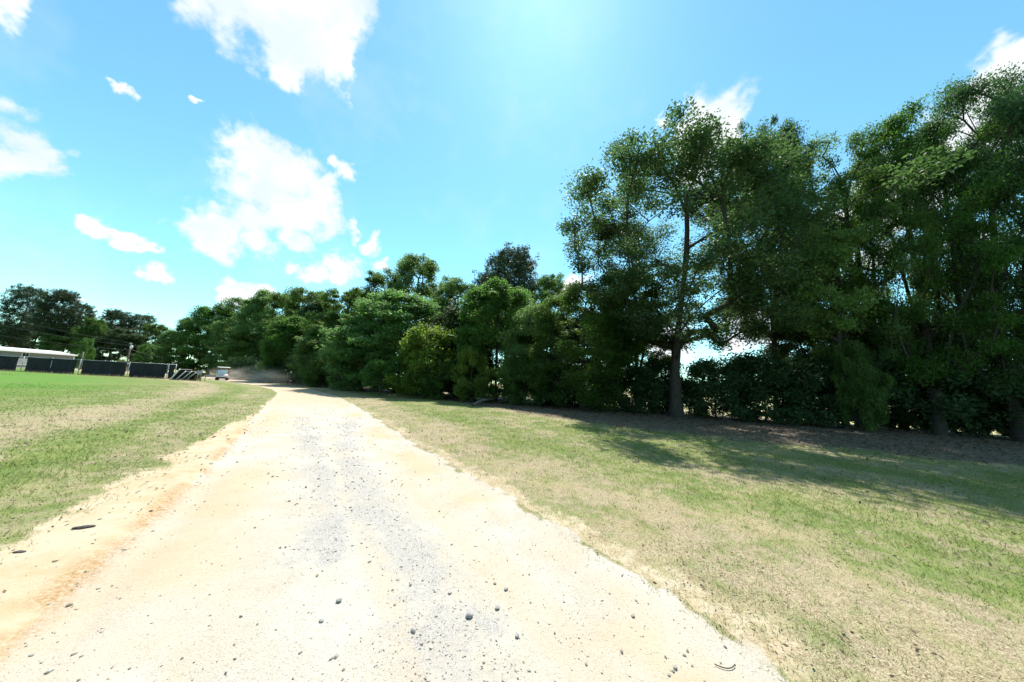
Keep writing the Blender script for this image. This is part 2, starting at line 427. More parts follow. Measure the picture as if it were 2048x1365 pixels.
def ground_mat():
    m, nt = mat_new('sandy_ground'); t = NT(nt)
    out = t.n('ShaderNodeOutputMaterial'); p = t.n('ShaderNodeBsdfPrincipled')
    co = t.n('ShaderNodeTexCoord').outputs['Object']
    sa = t.n('ShaderNodeSeparateColor'); t.l(t.attr('ma', 'Color'), sa.inputs[0])
    sb = t.n('ShaderNodeSeparateColor'); t.l(t.attr('mb', 'Color'), sb.inputs[0])
    sc_ = t.n('ShaderNodeSeparateColor'); t.l(t.attr('mc', 'Color'), sc_.inputs[0])
    n_f = t.noise(co, 38, 6, .7); n_m = t.noise(co, 7, 6, .65); n_l = t.noise(co, 1.1, 5, .6); n_x = t.noise(co, 130, 3, .6)
    def soft(mask, w=.55, a=.36, b=.64):
        f = t.math('ADD', mask, t.math('MULTIPLY_ADD', n_m, w, -w / 2)); f = t.math('ADD', f, t.math('MULTIPLY_ADD', n_f, w, -w / 2))
        return t.rng(f, a, b)
    straw = t.mix(t.rng(n_f, .3, .7), (.19, .145, .08), (.43, .36, .235))
    straw = t.mix(t.rng(n_x, .48, .62, 0, .75), straw, (.10, .075, .045))
    straw = t.mix(t.rng(n_x, .46, .36, 0, .6), straw, (.50, .43, .30))
    straw = t.mix(t.rng(n_l, .4, .7, 0, .4), straw, (.29, .25, .11))
    grn = t.mix(t.rng(n_f, .3, .7), (.075, .115, .028), (.175, .225, .06))
    grn = t.mix(t.rng(n_x, .5, .64, 0, .65), grn, (.035, .06, .015))
    grn = t.mix(t.rng(n_l, .35, .7, 0, .5), grn, (.20, .225, .065))
    grn = t.mix(t.math('MULTIPLY', sc_.outputs[0], .8), grn, t.mix(n_m, (.05, .14, .012), (.105, .215, .028)))
    col = t.mix(soft(sb.outputs[0], 1.1, .12, .88), straw, grn)
    fld = t.mix(n_l, (.34, .33, .13), (.42, .36, .2))
    col = t.mix(sb.outputs[2], col, fld)
    lit = t.mix(t.rng(n_m, .3, .7), (.095, .073, .052), (.20, .16, .118))
    lit = t.mix(t.rng(n_f, .5, .75, 0, .7), lit, (.07, .04, .025))
    col = t.mix(soft(sb.outputs[1], .6), col, lit)
    bare = t.mix(t.rng(n_m, .3, .75), (.375, .285, .165), (.43, .355, .245))
    bare = t.mix(t.rng(n_l, .4, .65, 0, .6), bare, (.44, .375, .27))
    col = t.mix(soft(sa.outputs[1], .5), col, bare)
    rd = t.mix(t.rng(n_l, .35, .65), (.39, .345, .275), (.43, .395, .335))
    rd = t.mix(t.rng(n_f, .54, .72, 0, .65), rd, (.29, .235, .165))
    rd = t.mix(t.rng(n_x, .55, .66, 0, .8), rd, (.19, .165, .14))
    gv = t.mix(t.rng(n_x, .42, .62), (.23, .215, .195), (.45, .425, .385))
    gv = t.mix(t.rng(n_f, .55, .7, 0, .5), gv, (.20, .185, .165))
    rd = t.mix(t.math('MULTIPLY', sc_.outputs[1], .75), rd, t.mix(n_m, (.40, .28, .155), (.44, .335, .21)))
    rd = t.mix(t.math('MULTIPLY', soft(sa.outputs[2], 1.4, .22, .95), .9), rd, gv)
    col = t.mix(soft(sa.outputs[0], .35), col, rd)
    col = t.mix(t.math('MULTIPLY', sc_.outputs[2], t.rng(n_f, .35, .6)), col, t.mix(n_x, (.20, .11, .045), (.40, .25, .11)))
    t.l(col, p.inputs['Base Color']); p.inputs['Roughness'].default_value = .95; p.inputs['Specular IOR Level'].default_value = .15
    b = t.n('ShaderNodeBump'); b.inputs['Strength'].default_value = .55; b.inputs['Distance'].default_value = .02
    h = t.math('ADD', t.math('MULTIPLY', n_x, .5), t.math('ADD', t.math('MULTIPLY', n_f, .6), t.math('MULTIPLY', n_m, 1.0)))
    t.l(h, b.inputs['Height']); t.l(b.outputs[0], p.inputs['Normal']); t.l(p.outputs[0], out.inputs[0]); return m
GROUND = ground_mat()
_cap = build_ground()
# the small disc below the camera joins the road
_road = [o for o in COL.objects if o.name == 'road'][0]
_b = bmesh.new(); _b.from_mesh(_road.data); _b.from_mesh(_cap); _b.to_mesh(_road.data); _b.free(); bpy.data.meshes.remove(_cap)
def gz(x, y):
    X = np.array([float(x)]); Y = np.array([float(y)])
    return float(relief(X, Y, masks(X, Y))[0])

# ------------------------------------------------------------------ grass, litter and gravel (stuff)
def col_mat(name, trans=.25, rough=.7):
    m, nt = mat_new(name); t = NT(nt)
    out = t.n('ShaderNodeOutputMaterial'); p = t.n('ShaderNodeBsdfPrincipled'); tr = t.n('ShaderNodeBsdfTranslucent')
    c = t.attr('col', 'Color'); t.l(c, p.inputs['Base Color']); t.l(c, tr.inputs[0])
    p.inputs['Roughness'].default_value = rough; p.inputs['Specular IOR Level'].default_value = .25
    mx = t.n('ShaderNodeMixShader'); mx.inputs[0].default_value = trans
    t.l(p.outputs[0], mx.inputs[1]); t.l(tr.outputs[0], mx.inputs[2]); t.l(mx.outputs[0], out.inputs[0]); return m
BLADE = col_mat('grass_blade', .55)
STONE = col_mat('gravel_stone', 0.0, .85)
rng = np.random.default_rng(11)
def scatter(n, r0, r1, amax=80, power=1.0):
    u = rng.random(n); r = r0 * (r1 / r0) ** (u ** power); a = R(1) * rng.uniform(-amax, amax, n)
    return r * np.sin(a), r * np.cos(a), r
def build_grass():
    x, y, r = scatter(680000, 1.1, 36, 74)
    k = masks(x, y)
    p = (1 - k['road']) * (1 - k['sh']) * (1 - .85 * k['litter']) * (k['s'] < 3)
    p = p * (.25 + .75 * fbm(x * 4, y * 4, 55, 3) ** 1.2 * 1.6) * np.where(k['inr'] & (k['dl'] < k['dr']), 0, 1)
    keep = rng.random(len(x)) < p
    x, y, r = x[keep], y[keep], r[keep]; k = {a: v[keep] for a, v in k.items()}
    n = len(x); z = relief(x, y, k) - .004
    green = rng.random(n) < np.clip(k['green'] * 1.15 - .05, .06, .97)
    sc = np.clip(r / 5, .8, 3.2)
    h = rng.uniform(.014, .038, n) * (.8 + .35 * green) * np.clip(sc, .8, 1.5)
    flat = np.where(green, rng.uniform(.3, 1.3, n), rng.uniform(.8, 3.0, n))
    w = rng.uniform(.0022, .0045, n) * sc
    az = rng.uniform(0, 2 * math.pi, n); ld = np.stack([np.cos(az), np.sin(az)], 1)
    b2 = rng.uniform(0, 2 * math.pi, n)
    B = np.stack([x, y, z], 1); sd = np.stack([np.cos(b2) * w, np.sin(b2) * w, np.zeros(n)], 1)
    T = B + np.stack([ld[:, 0] * h * flat, ld[:, 1] * h * flat, np.where(green, h, h * .45)], 1)
    V = np.stack([B - sd, B + sd, T], 1).reshape(-1, 3)
    t = rng.random(n)[:, None]
    gc = np.array((.14, .19, .05)) * (1 - t) + np.array((.28, .33, .10)) * t
    gc = gc * (1 - .6 * k['lush'][:, None]) + np.array((.08, .20, .02)) * .6 * k['lush'][:, None]
    scol = np.array((.20, .15, .085)) * (1 - t) + np.array((.50, .43, .29)) * t
    c = np.where(green[:, None], gc, scol); c = np.hstack([c, np.ones((n, 1))])
    me = raw_mesh('grass', V, np.arange(3 * n).reshape(-1, 3), BLADE, {'col': ('FACE', c)})
    tag(mesh_obj('grass', me), 'short green and straw coloured mown grass on the verges', 'grass', None, 'stuff')
build_grass()
def ico():
    b = bmesh.new(); bmesh.ops.create_icosphere(b, subdivisions=1, radius=1)
    v = np.array([q.co[:] for q in b.verts]); f = np.array([[q.index for q in g.verts] for g in b.faces]); b.free(); return v, f
ICV, ICF = ico()
def stones(x, y, z, size, tone):
    n = len(x)
    jit = 1 + rng.uniform(-.32, .32, (n, len(ICV), 1))
    sq = rng.uniform(.55, 1.25, (n, 1, 3)) * np.array((1, 1, .75))
    a = rng.uniform(0, 2 * math.pi, n); c, s = np.cos(a), np.sin(a)
    v = ICV[None] * jit * sq * size[:, None, None]
    vx = v[..., 0] * c[:, None] - v[..., 1] * s[:, None]; vy = v[..., 0] * s[:, None] + v[..., 1] * c[:, None]
    V = np.stack([vx + x[:, None], vy + y[:, None], v[..., 2] + (z + size * .25)[:, None]], -1)
    Fa = ICF[None] + (np.arange(n) * len(ICV))[:, None, None]
    base = np.array((.36, .335, .30)); tan = np.array((.5, .40, .28))
    col = (base * (1 - tone[:, :1]) + tan * tone[:, :1]) * tone[:, 1:2]
    col = np.repeat(np.hstack([col, np.ones((n, 1))]), len(ICF), 0)
    return V.reshape(-1, 3), Fa.reshape(-1, 3), col
def build_gravel():
    x, y, r = scatter(95000, 1.0, 24, 70)
    k = masks(x, y)
    edge = np.exp(-((k['dl'] - .12) / .16) ** 2)
    p = k['inr'] * (.12 + .75 * k['g'] + .22 * edge + .10 * (fbm(x * 1.2, y * 1.2, 91) > .55)) + .05 * k['sh']
    keep = rng.random(len(x)) < p
    x, y, r = x[keep], y[keep], r[keep]; k = {a: v[keep] for a, v in k.items()}
    n = len(x)
    size = np.exp(rng.normal(math.log(.0040), .55, n)) * np.clip(r / 4.5, .75, 2.6)
    size = np.minimum(size, .02)
    tone = np.stack([np.where(rng.random(n) < .35 * (1 - k['g']), rng.random(n), .1), rng.uniform(.45, 1.35, n)], 1)
    V, Fa, c = stones(x, y, relief(x, y, k), size, tone)
    me = raw_mesh('gravel', V, Fa, STONE, {'col': ('FACE', c)})
    tag(mesh_obj('gravel', me), 'loose grey gravel scattered over the pale road', 'gravel', None, 'stuff')
build_gravel()
def build_litter():
    x, y, r = scatter(90000, 6, 60, 75)
    k = masks(x, y)
    keep = rng.random(len(x)) < k['litter'] * .75 * (k['s'] < 4)
    x, y, r = x[keep], y[keep], r[keep]
    x2, y2, r2 = scatter(9000, 1.6, 14, 70); k2 = masks(x2, y2)      # stray ones blown over the mown grass
    kp = rng.random(len(x2)) < (1 - k2['road']) * (.1 + .5 * (fbm(x2 * 1.1, y2 * 1.1, 88) > .52))
    x, y, r = np.append(x, x2[kp]), np.append(y, y2[kp]), np.append(r, r2[kp])
    k = masks(x, y)
    n = len(x); z = relief(x, y, k) + rng.uniform(.0, .03, n)
    L = rng.uniform(.03, .07, n) * np.where(r < 14, np.clip(r / 14, .3, 1), np.clip(r / 14, 1, 2.5))
    t1 = rng.normal(size=(n, 3)) * np.array((1, 1, .35)); t1 /= np.linalg.norm(t1, axis=1)[:, None]
    t2 = np.cross(t1, rng.normal(size=(n, 3)) * .4 + np.array((0, 0, 1))); t2 /= np.linalg.norm(t2, axis=1)[:, None]
    B = np.stack([x, y, z + .01], 1); l = L[:, None]
    V = np.stack([B - t1 * l, B - t2 * l * .45, B + t1 * l, B + t2 * l * .45], 1).reshape(-1, 3)
    t = rng.random(n)[:, None]
    c = np.array((.085, .06, .042)) * (1 - t) + np.array((.26, .20, .145)) * t
    me = raw_mesh('leaf_litter', V, np.arange(4 * n).reshape(-1, 4), BLADE, {'col': ('FACE', np.hstack([c, np.ones((n, 1))]))})
    tag(mesh_obj('leaf_litter', me), 'brown fallen leaves under the edge of the trees', 'leaf litter', None, 'stuff')
build_litter()

# ------------------------------------------------------------------ trees
def tubes(segs, nseg=7):
    """segs: list of (a, b, ra, rb)"""
    a = np.array([s[0] for s in segs]); b = np.array([s[1] for s in segs]); ra = np.array([s[2] for s in segs]); rb = np.array([s[3] for s in segs])
    d = b - a; d /= np.linalg.norm(d, axis=1)[:, None] + 1e-9
    ref = np.where(np.abs(d[:, 2:3]) > .9, np.array((1., 0, 0)), np.array((0, 0, 1.)))
    u = np.cross(d, ref); u /= np.linalg.norm(u, axis=1)[:, None]; v = np.cross(d, u)
    th = np.arange(nseg) * 2 * math.pi / nseg
    ring = u[:, None] * np.cos(th)[None, :, None] + v[:, None] * np.sin(th)[None, :, None]
    A = a[:, None] + ring * ra[:, None, None]; B = b[:, None] + ring * rb[:, None, None]
    V = np.concatenate([A, B], 1).reshape(-1, 3); n = len(a)
    j = np.arange(nseg); q = np.stack([j, (j + 1) % nseg, (j + 1) % nseg + nseg, j + nseg], 1)
    return V, (q[None] + (np.arange(n) * 2 * nseg)[:, None, None]).reshape(-1, 4)
def leaves(rg, C, rc, per, size, flat=.72, up=.5, aspect=.5, tint=None):
    """leaf blades around cluster centres"""
    N = len(C); n = N * per
    c = np.repeat(C, per, 0); r = np.repeat(rc, per)[:, None]
    g = rg.normal(size=(n, 3)); g /= np.linalg.norm(g, axis=1)[:, None]
    rad = rg.random((n, 1)) ** .5
    p = c + g * rad * r * np.array((1, 1, flat)) + rg.normal(size=(n, 3)) * .12 * r
    nrm = rg.normal(size=(n, 3)) * .75 + g * .3 + np.array((0, 0, up)); nrm /= np.linalg.norm(nrm, axis=1)[:, None]
    t = np.cross(nrm, rg.normal(size=(n, 3))); t /= np.linalg.norm(t, axis=1)[:, None] + 1e-9
    b = np.cross(nrm, t)
    L = (size * rg.uniform(.6, 1.25, n))[:, None] * .5
    V = np.stack([p - t * L, p - b * L * aspect + t * L * .15, p + t * L, p + b * L * aspect + t * L * .15], 1).reshape(-1, 3)
    ct = np.repeat(rg.random(N) if tint is None else tint, per)
    return V, np.arange(4 * n).reshape(-1, 4), np.clip(ct * .45 + rg.random(n) * .55, 0, 1)
def skeleton(rg, H, zb, targets, r0, trunk_top=.82, lean=(0, 0), forks=1):
    nodes = []; par = []
    def add(p, q): nodes.append(np.array(p, float)); par.append(q); return len(nodes) - 1
    wob = rg.normal(0, .012 * H, 2)
    for f in range(forks):
        fa = rg.uniform(0, 6.28); prev = -1 if f == 0 else 2
        zs = np.linspace(0, H * trunk_top * (1 if f == 0 else rg.uniform(.7, .95)), 13)
        for i, z in enumerate(zs):
            if f and i < 3: continue
            s = z / H
            off = np.array((math.cos(fa), math.sin(fa))) * (0 if f == 0 else 1) * .16 * H * max(0, s - zs[2] / H)
            prev = add((lean[0] * z + wob[0] * math.sin(s * 6) + off[0], lean[1] * z + wob[1] * math.sin(s * 5 + 1) + off[1], z), prev)
    order = np.argsort(np.hypot(targets[:, 0], targets[:, 1]) + .15 * targets[:, 2])
    ends = []
    for i in order:
        p = targets[i]; A = np.array(nodes); d = A - p
        hd = np.hypot(d[:, 0], d[:, 1]); dist = np.linalg.norm(d, axis=1)
        cost = dist + 1.6 * np.maximum(0, (A[:, 2] - (p[2] - .35 * hd))) + 3.0 * np.maximum(0, zb * .8 - A[:, 2])
        q = int(np.argmin(cost)); a = A[q]; L = dist[q]
        k = max(1, min(4, int(L / 1.1)))
        prev = q
        for s in range(1, k + 1):
            t = s / k
            m = a * (1 - t) + p * t + np.array((0, 0, 1)) * math.sin(t * math.pi) * L * .10 + rg.normal(0, .05 * L / k, 3) * (s < k)
            prev = add(m, prev)
        ends.append(prev)
    n = len(nodes); cnt = np.zeros(n)
    for e in ends: cnt[e] += 1
    for i in range(n - 1, 0, -1):
        cnt[par[i]] += cnt[i] if par[i] >= 0 else 0
    tot = max(cnt[0], 1)
    rad = np.maximum(r0 * (cnt / tot) ** .5, .012)
    segs = []
    for i in range(1, n):
        q = par[i]
        if q < 0: continue
        ra, rb = min(rad[q], rad[i] * 1.35), rad[i]
        if nodes[q][2] < .05 and nodes[i][2] > nodes[q][2]: ra *= 1.35
        segs.append((nodes[q], nodes[i], ra, rb))
    a0 = nodes[0]; segs.append((a0 - np.array((0, 0, .25)), a0 + np.array((0, 0, .02)), rad[0] * 1.55, rad[0] * 1.3))
    return segs
def envelope(rg, n, H, Rc, zb, top=1.0, shape=.62, inner=.35, lobes=5, low=.5):
    """points in an uneven crown between zb and H"""
    ph = rg.uniform(0, 6.28, lobes); am = rg.uniform(.03, .11, lobes)
    t = rg.random(n) ** .85; a = rg.uniform(0, 2 * math.pi, n)
    prof = np.sin(np.pi * np.clip(low + (1 - low) * t, 0, 1) ** 1.0) ** shape if low else np.sin(np.pi * t) ** shape
    prof = np.where(t > .0, np.clip(np.sqrt(np.clip(1 - ((t - .42) / .655) ** 2, 0.02, 1)) * (low + (1 - low) * sstep(0, .35, t)), 0.05, 1), low)
    lob = 1 + sum(am[k] * np.cos((k + 1) * a + ph[k] + 2.5 * t) for k in range(lobes))
    rr = Rc * prof * lob * (inner + (1 - inner) * rg.random(n) ** .55)
    z = zb + (H - zb) * t * (1 + .02 * np.cos(2 * a + ph[0]))
    return np.stack([rr * np.cos(a), rr * np.sin(a), z], 1)
PROTO = {}
def make_tree(kind, seed, H, Rc, zb, ncl, per, lsize, mat, rc=(.7, 1.2), r0=.3, bark=None, low=.45, flat=.72, up=.5, trunk_top=.82, forks=1, aspect=.5, inner=.35, spikes=0, lobes=5):
    rg = np.random.default_rng(seed)
    T = envelope(rg, ncl, H - rc[1] * .6, Rc - rc[0] * .6, zb, low=low, inner=inner, lobes=lobes)
    if spikes:      # leading shoots that break the outline
        S = envelope(rg, spikes, H, Rc, zb, low=low, inner=.9, lobes=lobes); S[:, 2] += rg.uniform(-.2, .1, spikes)
        T = np.vstack([T, S])
    D = np.sort(np.linalg.norm(T[:, None] - T[None], axis=2), axis=1)[:, 4]
    keep = (D < 1.35 * np.median(D)) | (T[:, 2] < .62 * H); T = T[keep]                 # no boughs standing off on their own
    spikes = int(keep[-spikes:].sum()) if spikes else 0
    segs = skeleton(rg, H, zb, T, r0, trunk_top, forks=forks)
    V, Q = tubes(segs)
    tm = raw_mesh('trunk', V, Q, bark or BARK, None, True)
    rcs = rg.uniform(rc[0], rc[1], len(T))
    if spikes: rcs[-spikes:] *= .8
    V, Q, tn = leaves(rg, T, rcs, per, lsize, flat, up, aspect)
    ok = V.reshape(-1, 4, 3)[:, :, 2].min(1) > .06
    Vk = V.reshape(-1, 4, 3)[ok].reshape(-1, 3); n = ok.sum()
    cm = raw_mesh('crown', Vk, np.arange(4 * n).reshape(-1, 4), mat, {'tint': ('FACE', tn[ok])})
    PROTO[kind] = (tm, cm, H, Rc, Vk[::max(4, len(Vk) // 4000)])
def make_pine(kind, seed, H, Rc, zb, ncl, per, r0=.28):
    rg = np.random.default_rng(seed)
    T = envelope(rg, ncl, H - .4, Rc, zb, low=.55, inner=.3, lobes=7)
    segs = skeleton(rg, H, zb, T, r0, .95)
    V, Q = tubes(segs); tm = raw_mesh('trunk', V, Q, BARK_PINE, None, True)
    # needle tufts: thin blades fanning out of many small centres
    C = np.repeat(T, 7, 0) + rg.normal(size=(ncl * 7, 3)) * np.array((.62, .62, .34))
    V, Q, tn = leaves(rg, C, rg.uniform(.28, .5, len(C)), per, .42, .9, .2, .22)
    cm = raw_mesh('crown', V, Q, NEEDLE, {'tint': ('FACE', tn)})
    PROTO[kind] = (tm, cm, H, Rc, V[::max(4, len(V) // 4000)])
make_tree('oak', 7, 19.0, 7.6, 5.0, 300, 440, .18, LEAF_OAK, (.7, 1.3), .34, low=.62, forks=2, spikes=40, inner=.35, lobes=6, flat=.6, up=.9)
make_tree('tall_a', 21, 17.0, 5.8, 2.0, 270, 380, .175, LEAF_OAK, (.65, 1.25), .38, low=.8, spikes=25, up=.9, flat=.55)
make_tree('tall_b', 22, 17.0, 6.4, 2.2, 270, 370, .175, LEAF_MIX, (.65, 1.25), .42, low=.8, spikes=25, forks=2, flat=.45, up=1.1)
make_tree('wood_a', 31, 12.0, 4.4, .5, 230, 260, .26, LEAF_MIX, (.6, 1.15), .24, low=.9, spikes=10, inner=.6, flat=.55, up=1.0)
make_tree('wood_b', 32, 12.0, 4.6, .4, 230, 260, .26, LEAF_MIX, (.6, 1.2), .26, low=.95, spikes=10, flat=.48, inner=.6, up=1.2)
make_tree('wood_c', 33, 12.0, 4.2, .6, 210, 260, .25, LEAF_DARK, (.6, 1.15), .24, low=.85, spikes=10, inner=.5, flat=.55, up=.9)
make_tree('airy', 34, 14.0, 3.8, 3.6, 190, 190, .22, LEAF_MIX, (.5, .95), .24, low=.65, spikes=24, forks=2, flat=.6, up=.8)
make_tree('soft', 35, 8.5, 3.0, .3, 190, 300, .15, LEAF_MIX, (.45, .85), .14, low=.9, spikes=16, inner=.55, up=.9, flat=.6)
make_tree('young', 36, 9.0, 2.4, 4.2, 70, 300, .17, LEAF_LIGHT, (.45, .85), .13, low=.7, spikes=10, up=.9, flat=.55)
make_tree('bush_a', 41, 3.6, 1.7, .2, 70, 230, .15, LEAF_LIGHT, (.3, .58), .06, low=.85, spikes=14, up=.9)
make_tree('bush_b', 42, 3.6, 1.8, .2, 70, 230, .16, LEAF_MIX, (.3, .6), .06, low=.9, spikes=14, up=.9)
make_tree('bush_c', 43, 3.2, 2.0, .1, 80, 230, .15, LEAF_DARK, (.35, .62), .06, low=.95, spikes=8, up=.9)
make_tree('sapling', 44, 3.4, 1.5, 1.1, 46, 220, .15, LEAF_MIX, (.3, .55), .05, low=.8, spikes=8, up=.9)
make_pine('pine_a', 51, 17.0, 3.6, 6.0, 260, 20)
make_pine('pine_b', 52, 19.0, 4.0, 4.5, 260, 20)
TOPQ = {'wood_a': 1.6, 'wood_b': 1.6, 'wood_c': 1.2, 'tall_a': .25, 'tall_b': .3, 'oak': .35}
WIDER = {'oak': 1.04, 'wood_a': 1.3, 'wood_b': 1.3, 'wood_c': 1.35, 'tall_a': 1.15, 'tall_b': 1.15}
def plant(kind, name, x, ytop, Y, wpx, label, cat, group, rz=None):
    """x, ytop: crown middle and top in the photo; Y: distance ahead; wpx: crown width in photo pixels.
    Girth and height follow from the crown as seen from the camera."""
    tm, cm, H, Rc, S = PROTO[kind]
    bx = at(x, hor(x), Y)[0]; rz = rz if rz is not None else (x * 1.7 + Y) % 6.28
    c, s_ = math.cos(rz), math.sin(rz); Mi = CAMN.T
    def seen(sx, sz, bx):
        q = np.stack([bx + sx * (S[:, 0] * c - S[:, 1] * s_), Y + sx * (S[:, 0] * s_ + S[:, 1] * c), sz * S[:, 2] - EYE], 1)
        v = q @ Mi.T; v = v[v[:, 2] < -.5]
        return 1024 + F * v[:, 0] / -v[:, 2], 682.5 - F * v[:, 1] / -v[:, 2]
    sx = wpx / F * Y / (2 * Rc); sz = (hor(x) - ytop) / F * Y / H
    for _ in range(10):
        X, Yp = seen(sx, sz, bx)
        a, b = np.percentile(X, (1, 99)); t = np.percentile(Yp, TOPQ.get(kind, .7))
        sx *= min(1.4, max(.6, wpx * WIDER.get(kind, 1.08) / (b - a))) ** .8
        sz *= min(1.3, max(.7, (hor(x) - ytop) / max(hor(x) - t, 5))) ** .9
        sx = min(max(sx, .3), 1.9)
    o = empty(name, (bx, Y, gz(bx, Y) - .03), rz, label, cat, group)
    o.scale = (sx, sx, sz)
    mesh_obj('trunk', tm, o); mesh_obj('crown', cm, o)
    return o
WOOD = 'trees of the wood along the road'
